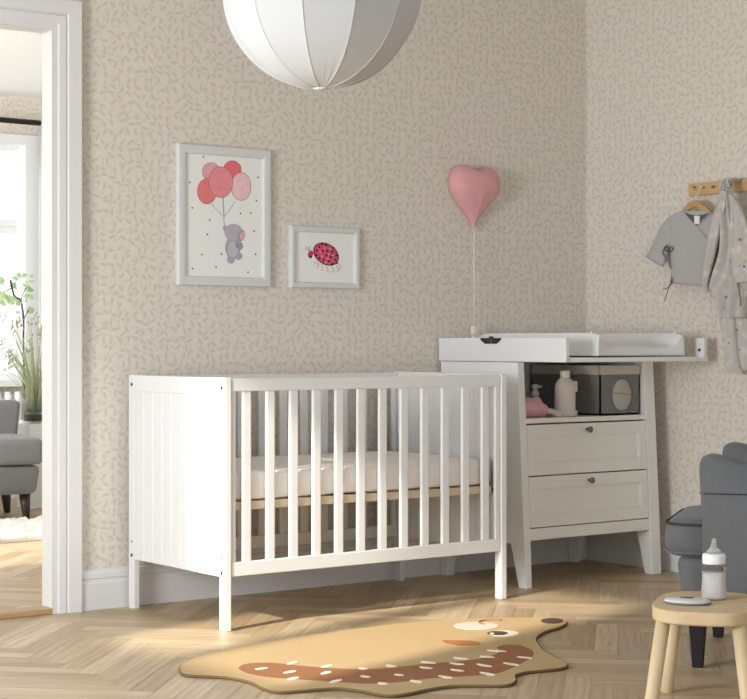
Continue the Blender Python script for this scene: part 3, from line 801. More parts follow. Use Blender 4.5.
pt = thing('soft_toy', (1.62, .27, ZS), 'pink knitted soft toy with pale limbs lying at the left of the shelf', 'toy')
bm = bmesh.new(); ellipsoid(bm, (1.612, .285, ZS+.041), (.078, .052, .0405)); ellipsoid(bm, (1.662, .275, ZS+.030), (.042, .038, .029)); obj('body', bm, PINKP, pt)
for a, b, r in (((1.675, .262, ZS+.028), (1.722, .226, ZS+.0135), .014), ((1.668, .285, ZS+.034), (1.730, .250, ZS+.0125), .013)):
    bm = bmesh.new(); tube(bm, [a, tuple((Vector(a)+Vector(b))/2+Vector((0, 0, .004))), b], [r*.7, r*.8, r*.95], 12); ellipsoid(bm, b, (r*1.3, r*.9, r*.9)); obj('limb', bm, PLUSHP, pt, smooth=True)
bm = bmesh.new(); ellipsoid(bm, (1.672, .300, ZS+.066), (.022, .016, .016)); obj('ear', bm, PLUSHP, pt)

# ================================================================ RUG (hedgehog)
RZ = .010
def rp(u, v): q = atZ(u, v, RZ); return (q.x, q.y)
rug_px = [(180.3, 667.5), (183, 663), (196, 657), (214, 651.5), (240, 646.5), (275, 640.5), (320, 633.5), (365, 627.5), (405, 623.2), (443.6, 620), (488, 618.2), (525, 617.6), (546.7, 617), (560, 618.2), (566.5, 622), (558.5, 626.8), (544.5, 631), (536, 637.5), (539.6, 646), (547, 653), (560, 659), (567, 664), (562, 667), (546.7, 669), (527, 671), (515, 674.5), (515.5, 680), (506, 684), (482, 684.3), (452.5, 684.8), (429, 688), (405, 693), (385, 694), (361.5, 689.5), (335, 687), (302.5, 689.5), (279, 690.7), (264, 687.3), (249.5, 680.5), (229, 676.2), (208, 675), (187.7, 674), (181.2, 671.5)]
rug = thing('hedgehog_rug', (.2, -.75, .001), 'tan hedgehog shaped rug with brown back and white spikes on the oak floor', 'rug')
def poly_part(name, pts, z0, z1, mat, parent, k=4, curve=True):
    q = smooth_closed(pts, k) if curve else pts
    bm = bmesh.new(); prism(bm, q, z1-z0, lambda x, y, d: (x, y, z0+d)); return obj(name, bm, mat, parent)
rug_w = [rp(*q) for q in rug_px]
poly_part('pile', rug_w, .001, RZ, RUG, rug)
bm = bmesh.new(); tube(bm, [(x, y, .0052) for x, y in smooth_closed(rug_w, 4)], .0048, 6, closed=True); obj('bound_edge', bm, RUGEDGE, rug)
band = [(239, 669), (241, 666), (249.5, 663.6), (273, 663), (302.5, 666), (335, 668.5), (370, 669.3), (399.5, 667), (429, 663.6), (458.4, 661.6), (485, 657.7), (499.6, 651.9), (497, 647.4), (505.5, 645), (520, 645.6), (531, 650), (533.5, 654.8), (526, 660.7), (511.4, 668), (493.7, 674), (458.4, 676.8), (429, 678.6), (399.5, 682), (370, 683.7), (347, 682.8), (302.5, 679.8), (273, 677.8), (249.5, 674)]
poly_part('spiny_back', [rp(*q) for q in band], RZ-.001, RZ+.0008, RUGBROWN, rug)
o7 = lambda x, y: (170+x/3.395, 590+y/3.395)
o8 = lambda x, y: (370+x/3.395, 590+y/3.395)
sp7 = [((290, 270), (330, 265)), ((400, 253), (430, 243)), ((388, 283), (425, 275)), ((400, 305), (435, 297)), ((515, 263), (548, 255)), ((515, 287), (542, 277)), ((545, 315), (580, 305)), ((645, 265), (667, 270)), ((650, 292), (677, 298))]
sp8 = [((58, 255), (87, 262)), ((85, 287), (112, 292)), ((30, 315), (58, 321)), ((175, 243), (222, 250)), ((170, 262), (210, 268)), ((140, 307), (174, 315)), ((235, 292), (278, 300)), ((285, 230), (332, 235)), ((272, 248), (318, 255)), ((275, 270), (317, 277)), ((365, 252), (412, 262)), ((375, 225), (422, 230)), ((375, 280), (422, 290)), ((400, 205), (462, 210)), ((455, 248), (505, 257)), ((500, 227), (552, 233))]
for lst, fn in ((sp7, o7), (sp8, o8)):
    for a, b in lst:
        A, Bq = Vector(rp(*fn(*a))), Vector(rp(*fn(*b))); d = (Bq-A).normalized(); nn = Vector((-d.y, d.x)); L_ = (Bq-A).length
        pts = [tuple(A+d*L_*t+nn*w) for t, w in ((0, -.004), (.3, -.012), (.75, -.012), (1, -.004), (1, .004), (.7, .010), (.25, .008), (0, .004))]
        poly_part('spike', pts, RZ, RZ+.0018, RUGWHITE, rug, 3)
def ell(cx, cy, rx, ry, fn, n=24): return [rp(*fn(cx+rx*math.cos(2*PI*k/n), cy+ry*math.sin(2*PI*k/n))) for k in range(n)]
poly_part('cheek', ell(360, 122, 76, 13, o8), RZ, RZ+.0012, RUGPINK, rug, curve=False)
poly_part('eye_white', ell(455, 148, 51, 10, o8), RZ, RZ+.0012, RUGWHITE, rug, curve=False)
poly_part('pupil', ell(433, 148, 35, 7, o8), RZ+.001, RZ+.002, RUGDARK, rug, curve=False)
poly_part('eye_glint', ell(414, 150, 8, 3, o8), RZ+.0018, RZ+.0026, RUGWHITE, rug, curve=False)
poly_part('mouth', [rp(*o8(*q)) for q in ((246, 172), (275, 171), (340, 173), (374, 180), (368, 186), (345, 189), (305, 190), (275, 186), (255, 180))], RZ, RZ+.0012, RUGRUST, rug, 3)
poly_part('nose', ell(618, 105, 38, 9.5, o8), RZ, RZ+.0012, RUGDARK, rug, curve=False)
bm = bmesh.new(); tube(bm, smooth_open([(*rp(*o8(*q)), RZ+.001) for q in ((386, 118), (371, 113), (377, 107), (400, 104), (446, 105))], 5), .004, 6); obj('eyelid', bm, RUGBROWN, rug)

# ================================================================ PICTURES ON THE BACK WALL
YP = YW-.022
def frame(name, x0, x1, z0, z1, w, label):
    f = thing(name, ((x0+x1)/2, YW, z0), label, 'picture', 'framed prints')
    bm = bmesh.new()
    pr = [(0, 0), (0, .018), (.003, .021), (w*.5, .0215), (w-.006, .020), (w-.001, .015), (w, .010), (w, 0)]
    def ring(cx, cz, sx, sz): return [bm.verts.new((cx+sx*a, YW-.0005-b, cz+sz*a)) for a, b in pr]
    R4 = [ring(x0, z0, 1, 1), ring(x1, z0, -1, 1), ring(x1, z1, -1, -1), ring(x0, z1, 1, -1)]
    n = len(pr)
    for i in range(4):
        p, q = R4[i], R4[(i+1) % 4]
        for k in range(n): bm.faces.new((p[k], p[(k+1) % n], q[(k+1) % n], q[k]))
    obj('frame', bm, FRAME, f)
    pp = obj('print', B(x0+w-.002, x1-w+.002, YW-.010, YW-.003, z0+w-.002, z1-w+.002), PRINT, f)
    return f, pp
p1, print1 = frame('framed_print', .2265, .6415, 1.187, 1.719, .036, 'larger framed print of pink balloons and a small elephant on the wall')
p2, print2 = frame('framed_print', .737, 1.071, 1.187, 1.431, .024, 'smaller framed print of a pink ladybird on the wall')
p1['group'] = p2['group'] = 'framed prints'
YA = YW-.010
art_n = [0]
def art(name, pts, col, parent, lay, rough=.8, curve=True, k=3, var=.12):
    m = bpy.data.materials.get(f'ink_{col}') or plain(f'ink_{col}', srgb(*col), .85, .1, var=var, vscale=60)
    q = smooth_closed(pts, k) if curve else pts
    bm = bmesh.new(); prism(bm, q, .00025, lambda x, z, d: (x, YA-.00012*lay-d, z)); return obj(name, bm, m, parent)
Q1 = lambda x, y: (lambda p: (p.x, p.z))(atY(170+x/4.37, 135+y/4.37, YA))
def e1(cx, cy, rx, ry, a=0, n=20, fn=Q1):
    ca, sa = math.cos(a), math.sin(a)
    return [fn(cx+rx*math.cos(t)*ca-ry*math.sin(t)*sa, cy+rx*math.cos(t)*sa+ry*math.sin(t)*ca) for t in (2*PI*i/n for i in range(n))]
def line_art(name, pts, r, col, parent, fn, lay=3):
    m = bpy.data.materials.get(f'ink_{col}') or plain(f'ink_{col}', srgb(*col), .85, .1, var=.05)
    q = smooth_open([fn(*p) for p in pts], 4); bm = bmesh.new()
    tube(bm, [(x, YA-.0003-.0001*lay, z) for x, z in q], r, 5); return obj(name, bm, m, parent)
for i, (cx, cy, rx, ry, col) in enumerate(((180, 160, 38, 38, (230, 166, 172)), (272, 153, 38, 40, (230, 118, 122)), (161, 246, 41, 55, (230, 128, 128)), (310, 225, 42, 60, (236, 198, 202)), (221, 206, 52, 67, (230, 146, 152)))):
    art('balloon_outline', e1(cx, cy, rx+2, ry+2), (168, 110, 118), print1, 1+i*3, curve=False)
    art('balloon', e1(cx, cy, rx, ry), col, print1, 3+i*3, curve=False, var=.16)
for a in ((180, 300), (228, 275), (233, 272), (285, 288)): line_art('string', [a, ((a[0]+236)/2, (a[1]+355)/2+4), (236, 356)], .0007, (130, 120, 120), print1, Q1)
line_art('string', [(236, 355), (235, 375), (240, 402)], .0008, (110, 100, 104), print1, Q1)
EG = (176, 172, 184)
art('elephant_leg', e1(266, 543, 17, 20), EG, print1, 2, curve=False); art('elephant_leg', e1(300, 530, 17, 16, -.5), EG, print1, 2, curve=False)
art('elephant_body', e1(275, 490, 34, 52, .05), EG, print1, 4, curve=False)
art('elephant_belly', e1(274, 500, 22, 34, .05), (196, 192, 202), print1, 6, curve=False)
art('elephant_arm', e1(303, 482, 14, 20, -.5), (166, 162, 174), print1, 6, curve=False)
art('elephant_trunk', [Q1(*q) for q in ((258, 470), (243, 440), (232, 412), (232, 400), (244, 395), (252, 404), (256, 425), (272, 455))], EG, print1, 7)
art('elephant_head', e1(277, 426, 40, 38), (184, 180, 192), print1, 9, curve=False)
art('elephant_ear', e1(310, 440, 17, 26, .3), (166, 162, 174), print1, 11, curve=False); art('elephant_inner_ear', e1(315, 440, 10, 19, .3), (226, 170, 178), print1, 13, curve=False)
for x, y in ((146, 95), (341, 95), (384, 185), (86, 207), (378, 287), (97, 318), (308, 343), (354, 341), (173, 371), (163, 434), (367, 420), (140, 522), (225, 520), (374, 521), (98, 584), (201, 577), (341, 600)):
    art('confetti_dot', e1(x, y, 4, 4, n=8), (96, 96, 98), print1, 1, curve=False)
Q2 = lambda x, y: (lambda p: (p.x, p.z))(atY(285+x/9.33, 220+y/9.33, YA))
art('ladybird_outline', e1(383, 318, 132, 96, .62, fn=Q2), (70, 40, 50), print2, 1, curve=False)
art('ladybird_head', e1(238, 318, 24, 34, .3, fn=Q2), (190, 70, 96), print2, 2, curve=False); art('ladybird_face', e1(238, 346, 14, 12, 0, fn=Q2), (80, 40, 50), print2, 4, curve=False)
art('ladybird_shell', e1(383, 318, 122, 86, .62, fn=Q2), (212, 92, 120), print2, 4, curve=False, var=.3)
rd = random.Random(2)
for x, y in ((345, 225), (380, 235), (295, 285), (350, 290), (395, 290), (440, 295), (320, 355), (385, 330), (425, 345), (470, 370), (360, 375), (410, 385), (440, 410), (480, 400), (320, 250), (450, 260), (480, 330), (290, 330)):
    art('ladybird_spot', e1(x, y, 9, 13, rd.uniform(-1, 1), n=10, fn=Q2), (80, 36, 50), print2, 6, curve=False)
for x, y in ((330, 300), (370, 260), (410, 320), (345, 340), (400, 360), (445, 330), (420, 270), (380, 395)):
    art('ladybird_fleck', e1(x, y, 10, 6, rd.uniform(-1, 1), n=10, fn=Q2), (232, 176, 194), print2, 6, curve=False)
for a in (((300, 395), (312, 430), (292, 445)), ((340, 415), (350, 455), (332, 470)), ((385, 430), (400, 475), (400, 490)), ((435, 430), (455, 475), (430, 488)), ((480, 425), (500, 470), (480, 480)), ((270, 390), (285, 400), (270, 415)), ((495, 400), (518, 445), (505, 455))):
    line_art('ladybird_leg', a, .0010, (206, 96, 120), print2, Q2)
for a in (((225, 290), (212, 265), (195, 250)), ((235, 285), (228, 262), (232, 245)), ((205, 280), (195, 275), (190, 265))): line_art('ladybird_antenna', a, .0009, (70, 70, 74), print2, Q2)

# ================================================================ HEART BALLOON LAMP
hl = thing('heart_wall_lamp', (1.637, YW, 1.45), 'pink heart balloon wall lamp with white cord above the changing table', 'lamp')
bm = bmesh.new(); HX, HZ = 1.668, 1.588; n = 72
prof = [(0.0, .102), (.2, .101), (.4, .098), (.55, .094), (.68, .088), (.78, .080), (.86, .070), (.92, .059), (.97, .046), (1.0, .028), (.985, .008), (.9, .0), (0, .0)]
def hp(t, rho):
    x = 16*math.sin(t)**3; z = 13*math.cos(t)-5*math.cos(2*t)-2*math.cos(3*t)-math.cos(4*t)
    if math.cos(t) > 0:
        ze = 4+8.2*max(0, 1-(x/16)**2)**.55
        k = max(0, min(1, (rho-.74)/.25)); k = k*k*(3-2*k)
        z = ze*(1-k)+z*k
    return x/32*.262, (z+2.5)/29*.268
rings = []
for rho, d in prof:
    if rho == 0: rings.append([bm.verts.new((HX, YW-d, HZ+.01))])
    else: 
        ring = []
        for k in range(n):
            hx, hz = hp(2*PI*k/n, rho+(2 if d < .02 else 0))
            g = max(0, min(1, (hz*rho+.128)/.165))**.85
            dd = d if d <= .028 else .028+(d-.028)*g
            ring.append(bm.verts.new((HX+hx*rho, YW-dd, HZ+.01*(1-rho)+hz*rho)))
        rings.append(ring)
for a, b in zip(rings, rings[1:]):
    for k in range(n):
        k2 = (k+1) % n
        if len(a) == 1: f = bm.faces.new((a[0], b[k], b[k2]))
        elif len(b) == 1: f = bm.faces.new((a[k], a[k2], b[0]))
        else: f = bm.faces.new((a[k], a[k2], b[k2], b[k]))
        f.smooth = True
obj('heart_shade', bm, HEART, hl)
yc = .655; CDX = 1.641
bm = bmesh.new(); tube(bm, [(HX-.012, YW-.04, 1.470), (CDX, yc, 1.44), (CDX, yc, 1.2), (CDX, yc, 1.03)], .0028, 8); obj('cord', bm, HEARTCORD, hl)
bm = bmesh.new(); box(bm, CDX-.012, CDX+.012, yc-.011, yc+.011, 1.0025, 1.042, bev=.004); obj('cord_switch', bm, HEARTCORD, hl)
bm = bmesh.new(); box(bm, CDX-.010, CDX+.001, yc-.004, yc+.004, 1.302, 1.312, bev=.002); obj('cord_clip', bm, HEARTCORD, hl)

# ================================================================ PENDANT LAMP
LX, LY, LZ, LR = -.553, -1.347, 1.874, .2585
pl = thing('pendant_lamp', (LX, LY, LZ), 'large white fabric globe pendant lamp hanging from the ceiling', 'lamp')
NR = 12; per = 10; phi0 = -YAW-PI/2-.16+PI/12*0
bm = bmesh.new(); rings = []
NV = 34
for j in range(NV+1):
    v = PI*(.025+.95*j/NV); ring = []
    for k in range(NR*per):
        a = 2*PI*k/(NR*per); ss = (k % per)/per
        am = (ss-.5)*2*PI/NR
        chord = math.cos(PI/NR)/math.cos(am)
        s_ = math.sin(v)
        flat = 1.0
        pleat = 0
        if v > 2.4: pleat = .045*(v-2.4)/.7*math.cos(ss*2*PI*4+1.2*math.sin(k*.37))*(1 if True else 0)
        r = LR*s_*((1-flat)+flat*chord)*(1+pleat)
        ring.append(bm.verts.new((LX+r*math.cos(a+phi0), LY+r*math.sin(a+phi0), LZ+LR*math.cos(v)*1.0)))
    rings.append(ring)
K = NR*per
for a, b in zip(rings, rings[1:]):
    for k in range(K):
        f = bm.faces.new((a[k], a[(k+1) % K], b[(k+1) % K], b[k])); f.smooth = True
bm.edges.ensure_lookup_table()
for a, b in zip(rings[:-1], rings[1:]):
    for k in range(0, K, per):
        e = bm.edges.get((a[k], b[k]))
        if e: e.smooth = False
bm.faces.new(rings[-1])
sh = obj('lamp_shade', bm, LAMP, pl)
bm = bmesh.new()
for q in range(NR):
    a = 2*PI*q/NR+phi0
    tube(bm, [(LX+LR*1.002*math.sin(v)*math.cos(a), LY+LR*1.002*math.sin(v)*math.sin(a), LZ+LR*1.002*math.cos(v)) for v in [PI*(.03+.94*i/24) for i in range(25)]], .0008, 5)
obj('wire_rib', bm, LAMP, pl)
bm = bmesh.new(); lathe(bm, [(0, -.001), (.022, 0), (.022, .012), (0, .012)], (LX, LY, LZ-LR*.999), 20); obj('bottom_disc', bm, WHITE, pl)
bm = bmesh.new(); tube(bm, [(LX, LY, LZ+LR*.98), (LX, LY, CEIL-.06)], .004, 8); obj('cord', bm, WHITE, pl)
bm = bmesh.new(); lathe(bm, [(0, -.065), (.012, -.065), (.03, -.06), (.05, -.02), (.055, -.0005), (0, -.0005)], (LX, LY, CEIL), 24); obj('ceiling_cup', bm, WHITE, pl)

# ================================================================ COAT RAIL, HANGER, CLOTHES (right wall)
rl = thing('wooden_rail', (XR, -.5, 1.583), 'light wooden peg rail mounted on the right wall', 'rail')
obj('board', B(XR-.0205, XR-.0005, -1.05, .082, 1.584, 1.636, bev=.004), RAILW, rl)
for u, v in ((694, 187.5), (704, 187.6), (713.5, 186.8)):
    p = atX(u, v, XR-.02); bm = bmesh.new(); a = .012 if u != 704 else .005
    ellipsoid(bm, (XR-.0205, p.y, p.z), (.002, a, .006), seg=12, rng=8); obj('knot_mark', bm, plain('knot', srgb(120, 92, 62), .7), rl)
bm = bmesh.new(); p = atX(696, 187.5, XR-.02); tube(bm, [(XR-.018, p.y, 1.6105), (XR-.040, p.y, 1.612)], .004, 8); obj('peg', bm, RAILW, rl)
for y in (-.152, -.45, -.75):
    bm = bmesh.new(); tube(bm, [(XR-.018, y, 1.612), (XR-.05, y, 1.618), (XR-.062, y, 1.620)], [.007, .007, .010], 10); obj('peg', bm, RAILW, rl)
XS = 2.278    # plane in which the garments hang
def gp(u, v, x=XS): return atX(u, v, x)
# hanger
hg = thing('clothes_hanger', gp(696, 190, XS), 'small wooden hanger holding the grey wrap top below the rail', 'hanger')
hpts = [gp(*q) for q in ((682.5, 212.5), (686, 207.5), (690, 203), (694.5, 200.2), (699, 201), (704, 205), (710, 209.5), (713, 212.5))]
hb = [gp(*q) for q in ((713.5, 215.5), (708, 212.5), (701, 208), (696, 207), (690, 210), (684.5, 214.5))]
poly = [(p.y, p.z) for p in hpts+hb]
bm = bmesh.new(); prism(bm, smooth_closed(poly, 3), .014, lambda y, z, d: (XS-.010+d, y, z)); obj('hanger_bar', bm, HANGW, hg)
c = gp(696, 201)
bm = bmesh.new(); pk = [(XS-.003, c.y, c.z-.004), (XS-.003, c.y, c.z+.02), (XS+.004, c.y, 1.575), (XS+.016, c.y, 1.596), (XS+.026, c.y+.004, 1.607), (XS+.026, c.y-.001, 1.6165), (XS+.026, c.y-.008, 1.612)]
tube(bm, smooth_open(pk, 4), .0022, 8); obj('hook', bm, HEARTCORD, hg)

def flat_tube(bm, rows, depth, X=XS, n=40, ripple=0, rk=3, ph=0, cap=True, lift=0):
    rings = []; from_mid = []
    for i, (a, b) in enumerate(rows):
        A, Bq = gp(*a, X), gp(*b, X); m = (A+Bq)/2; h = (Bq-A)/2
        dp = depth[i] if isinstance(depth, (list, tuple)) else depth
        ring = []
        for k in range(n):
            t = 2*PI*k/n; c_, s_ = math.cos(t), math.sin(t)
            ce = math.copysign(abs(c_)**.8, c_); se = math.copysign(abs(s_)**.7, s_)
            rp_ = 1+ripple*math.sin(rk*PI*ce+ph+i*.25) if s_ > 0 else 1
            ring.append(bm.verts.new(m+h*ce+Vector((-dp*se*rp_, 0, 0))))
        rings.append(ring)
    for p, q in zip(rings, rings[1:]):
        for k in range(n): bm.faces.new((p[k], p[(k+1) % n], q[(k+1) % n], q[k])).smooth = True
    if cap: bm.faces.new(rings[0]); bm.faces.new(rings[-1][::-1])
def rows_interp(rows, k=4):
    fl = [(*a, *b) for a, b in rows]
    return [((r[0], r[1]), (r[2], r[3])) for r in smooth_open(fl, k)]
# grey wrap top
st = thing('wrap_top', gp(697, 284), 'small grey baby wrap top hanging on the wooden hanger', 'clothing')
bm = bmesh.new()
rw = rows_interp([((683, 210.6), (712, 211.2)), ((675, 214), (719, 216.5)), ((668, 219), (726, 222)), ((668.5, 232), (726, 236)), ((670, 247), (724, 252)), ((671, 265), (724, 270)), ((671.5, 283.5), (725, 287.5))])
flat_tube(bm, rw, .016, ripple=.12, rk=2)
obj('body', bm, SHIRT, st)
bm = bmesh.new(); flat_tube(bm, rows_interp([((669, 217.5), (676, 232)), ((662, 226), (671, 243)), ((655, 240), (667.5, 254)), ((646.5, 256.8), (663, 266.3))]), .013, X=XS+.001, ripple=.15, rk=2); obj('sleeve', bm, SHIRT, st)
bm = bmesh.new(); flat_tube(bm, rows_interp([((720, 220), (727, 223)), ((724, 240), (737, 236)), ((726, 258), (742, 252)), ((728, 272), (746, 266))]), .010, X=XS+.014); obj('sleeve', bm, SHIRT, st)
def xsurf(u, v, off): return gp(u, v, XS-off)
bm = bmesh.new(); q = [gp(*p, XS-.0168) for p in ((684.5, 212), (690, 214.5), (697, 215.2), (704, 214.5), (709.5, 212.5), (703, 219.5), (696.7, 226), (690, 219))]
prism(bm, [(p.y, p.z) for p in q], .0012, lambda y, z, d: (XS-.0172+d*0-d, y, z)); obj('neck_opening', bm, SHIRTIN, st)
bm = bmesh.new(); tube(bm, smooth_open([tuple(gp(*p, XS-.018)) for p in ((683.5, 211.5), (689, 218.8), (696.7, 226.4), (699, 229), (706, 238))], 4), .0025, 6); tube(bm, smooth_open([tuple(gp(*p, XS-.018)) for p in ((710.5, 212), (704, 219.5), (696.9, 226.2))], 4), .0025, 6); obj('neck_binding', bm, SHIRT, st)
q = [gp(*p, XS-.0185) for p in ((694.3, 215.8), (699.8, 215.8), (699.4, 224), (694.6, 223.8))]
bm = bmesh.new(); prism(bm, [(p.y, p.z) for p in q], .001, lambda y, z, d: (XS-.0187-d, y, z)); obj('white_tag', bm, TAGW, st)
for pts in (((667, 245), (664, 248), (666.5, 251), (670, 247), (672.5, 249), (670, 252), (667, 246)), ((668, 250), (669.5, 258), (670, 266), (671, 268)), ((671.5, 276), (671.8, 283), (669, 287), (663, 289.5)), ((671.5, 280), (667.5, 292), (664.5, 301)), ((666, 247), (662.5, 252), (665, 257))):
    bm = bmesh.new(); tube(bm, smooth_open([tuple(gp(*p, XS-.019)) for p in pts], 4), .0022, 5); obj('tie', bm, SHIRTIN, st)

# patterned pyjama suit hung by its neck on a peg
pj = thing('pyjama_suit', gp(737, 373), 'pale printed baby pyjama suit draped from the peg rail', 'clothing')
XP = 2.240
bm = bmesh.new()
rw = rows_interp([((724, 181), (728.5, 181)), ((723, 189), (730.5, 190)), ((721.5, 200), (735, 201)), ((721, 212), (739.5, 213)), ((721.5, 232), (745.5, 231)), ((721, 252), (749, 250)), ((716, 270), (751, 268)), ((712, 284), (750, 284)), ((710.5, 294), (747, 295)), ((716.5, 303), (745.5, 306)), ((721, 318), (745, 318))], 5)
flat_tube(bm, rw, [.010+.016*min(1, i/14) for i in range(len(rw))], X=XP, n=72, ripple=.75, rk=2.6, ph=.9); obj('body', bm, PYJ, pj)
bm = bmesh.new()
rw = rows_interp([((720, 308), (735, 312)), ((722, 330), (736.5, 332)), ((724.5, 350), (738, 352)), ((727, 364), (740, 366)), ((728, 372), (744.5, 374.5))], 5)
flat_tube(bm, rw, .020, X=XP, ripple=.4, rk=2, ph=1); obj('leg', bm, PYJ, pj)
bm = bmesh.new()
rw = rows_interp([((733, 305), (745.5, 306)), ((735, 330), (750, 328)), ((737, 350), (754, 348)), ((739, 366), (757, 364)), ((740, 371.5), (759, 369))], 5)
flat_tube(bm, rw, .017, X=XP+.024, ripple=.3, rk=2, ph=2); obj('leg', bm, PYJ, pj)
bm = bmesh.new()   # dark cloth put in as painted shade between the lapel and the body
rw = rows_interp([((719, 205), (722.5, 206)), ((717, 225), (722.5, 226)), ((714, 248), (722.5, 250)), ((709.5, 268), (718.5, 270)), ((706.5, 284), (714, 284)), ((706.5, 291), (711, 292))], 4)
flat_tube(bm, rw, .006, X=XP+.012); obj('fold_shade', bm, PYJDARK, pj)
bm = bmesh.new()   # front edge and sleeve folded forward on the left
rw = rows_interp([((722.5, 190), (727, 191)), ((718, 203), (726, 205)), ((713, 216), (722.5, 220)), ((709.5, 232), (718.5, 237)), ((707, 252), (714, 257)), ((704.5, 269), (709.5, 274)), ((704.2, 283), (707, 286)), ((707, 292), (709.5, 291.5))], 5)
flat_tube(bm, rw, .013, X=XP-.026, ripple=.3, rk=1.6); obj('sleeve', bm, PYJ, pj)
bm = bmesh.new()
rw = rows_interp([((729, 194), (734, 196)), ((731.5, 208), (741, 208)), ((730, 232), (749, 230)), ((729.5, 250), (753, 247)), ((731, 268), (757, 264)), ((733.5, 283.5), (760, 281))], 5)
flat_tube(bm, rw, .013, X=XP-.032, ripple=.35, rk=2.1, ph=.4); obj('sleeve', bm, PYJ, pj)
bm = bmesh.new(); tube(bm, smooth_open([tuple(gp(*q, XP-.036)) for q in ((728.5, 254), (731, 262), (735, 272), (739, 290), (741, 306))], 4), .0035, 6); obj('zip_edge', bm, PYJDARK, pj)
for u, v in ((739.5, 239.5), (744, 266.5), (737, 330), (726, 297)):
    p = gp(u, v, XP-.050); bm = bmesh.new(); ellipsoid(bm, p, (.003, .006, .006), seg=12, rng=8); obj('snap_button', bm, DISHD, pj)
bm = bmesh.new()
p = gp(726, 183, XP); tube(bm, smooth_open([(XP-.012, p.y+.02, p.z-.02), (XP, p.y+.01, p.z+.01), (XR-.030, p.y, p.z+.016), (XP, p.y-.012, p.z+.01), (XP-.010, p.y-.022, p.z-.02)], 4), .008, 8); obj('collar', bm, PYJ, pj)

# ================================================================ GREY ARMCHAIR (right)
AC = (1.178, -1.427); TH = math.radians(35.7)
ac = thing('grey_armchair', (AC[0], AC[1], 0), 'dark grey upholstered armchair on black legs behind the small wooden stool', 'armchair', rz=TH)
def aobj(name, bm, mat, par=None, **k): return obj(name, bm, mat, par or ac, local=True, **k)
# seat cushion : D shaped plan
def plan_loft(rings, smooth=True):
    bm = bmesh.new(); R = [[bm.verts.new(p) for p in r] for r in rings]
    n = len(R[0])
    for a, b in zip(R, R[1:]):
        for k in range(n): bm.faces.new((a[k], a[(k+1) % n], b[(k+1) % n], b[k])).smooth = smooth
    bm.faces.new(R[0]).smooth = smooth; bm.faces.new(R[-1][::-1]).smooth = smooth
    return bm
def seat_plan(x, y0, y1, r, z, ins=0):
    x -= ins; y0 += ins; y1 -= ins; pts = []
    for cx, cy, a0 in ((x-r, y1-r, 0), (-x+r, y1-r, 90), (-x+.02, y0+.02, 180), (x-.02, y0+.02, 270)):
        rr = r if cy > 0 else .02
        for k in range(7):
            a = math.radians(a0+90*k/6); pts.append((cx+rr*math.cos(a), cy+rr*math.sin(a), z))
    return pts
aobj('seat_cushion', plan_loft([seat_plan(.275, -.22, .365, .09, z, i) for z, i in ((.322, .03), (.326, .012), (.338, .002), (.37, -.006), (.40, -.004), (.424, .004), (.436, .016), (.441, .04), (.446, .10))]), ARMF)
sc_ = ac.children[-1]
for z in (.338, .424):
    bm = bmesh.new(); tube(bm, seat_plan(.275, -.22, .365, .09, z, -.001), .004, 6, closed=True); obj('piping', bm, SEAMSHADE if z > .4 else ARMF, sc_, local=True)  # upper piping darkened to paint the shadow gap along the cushion
aobj('seat_base', plan_loft([seat_plan(.30-d, -.34+d, .325-d, .06, z, 0) for z, d in ((.160, .03), (.165, .018), (.20, .012), (.30, .0), (.318, .004), (.322, .015))]), ARMF)
def arm(sx):
    prof = [(.232, .165), (.240, .30), (.240, .42), (.247, .55), (.249, .60), (.246, .622), (.236, .635), (.215, .641), (.18, .636), (.13, .620), (.08, .603), (.02, .588), (-.06, .577), (-.2, .572), (-.36, .60), (-.40, .60), (-.40, .165)]
    poly = prof[:1]+smooth_open(prof[1:16], 3)+prof[16:]
    bm = bmesh.new(); xa, xb = .262, .362
    n = len(poly); cxm = sum(p[0] for p in poly)/n; czm = .38
    rings = []
    for t, s in ((0, .955), (.012, .985), (.03, 1), (.07, 1), (.088, .985), (.1, .955)):
        rings.append([(sx*(xa+t), -.08+(y+.08)*(1-(1-s)*.45), .38+(z-.38)*(1-(1-s)*.9)) for y, z in poly])
    b2 = plan_loft(rings); a_ = aobj('armrest', b2, ARMF)
    bm = bmesh.new(); xo = sx*(xb+.001)
    tube(bm, [(sx*.262, .2465, .525), (sx*.30, .248, .525), (sx*.335, .247, .526), (xo, .232, .527), (xo, .1, .527), (xo, -.35, .527)], .0022, 6); obj('seam', bm, SEAMSHADE, a_, local=True)
arm(-1); arm(1)
bm = bmesh.new(); hexa(bm, [(-.30, -.26, .30), (.30, -.26, .30), (.30, -.42, .30), (-.30, -.42, .30)], [(-.31, -.36, .60), (.31, -.36, .60), (.31, -.48, .60), (-.31, -.48, .60)], bev=.035); aobj('backrest', bm, ARMF, smooth=True)
for x, y in ((-.277, .26), (.277, .26), (-.27, -.30), (.27, -.30)):
    bm = bmesh.new(); k = 1 if y > 0 else -1
    hexa(bm, [(x-.016, y-.016, 0), (x+.016, y-.016, 0), (x+.016, y+.016, 0), (x-.016, y+.016, 0)], [(x-.027, y-.027, .164), (x+.027, y-.027, .164), (x+.027, y+.027, .164), (x-.027, y+.027, .164)], bev=.004)
    aobj('leg', bm, BLACKW)

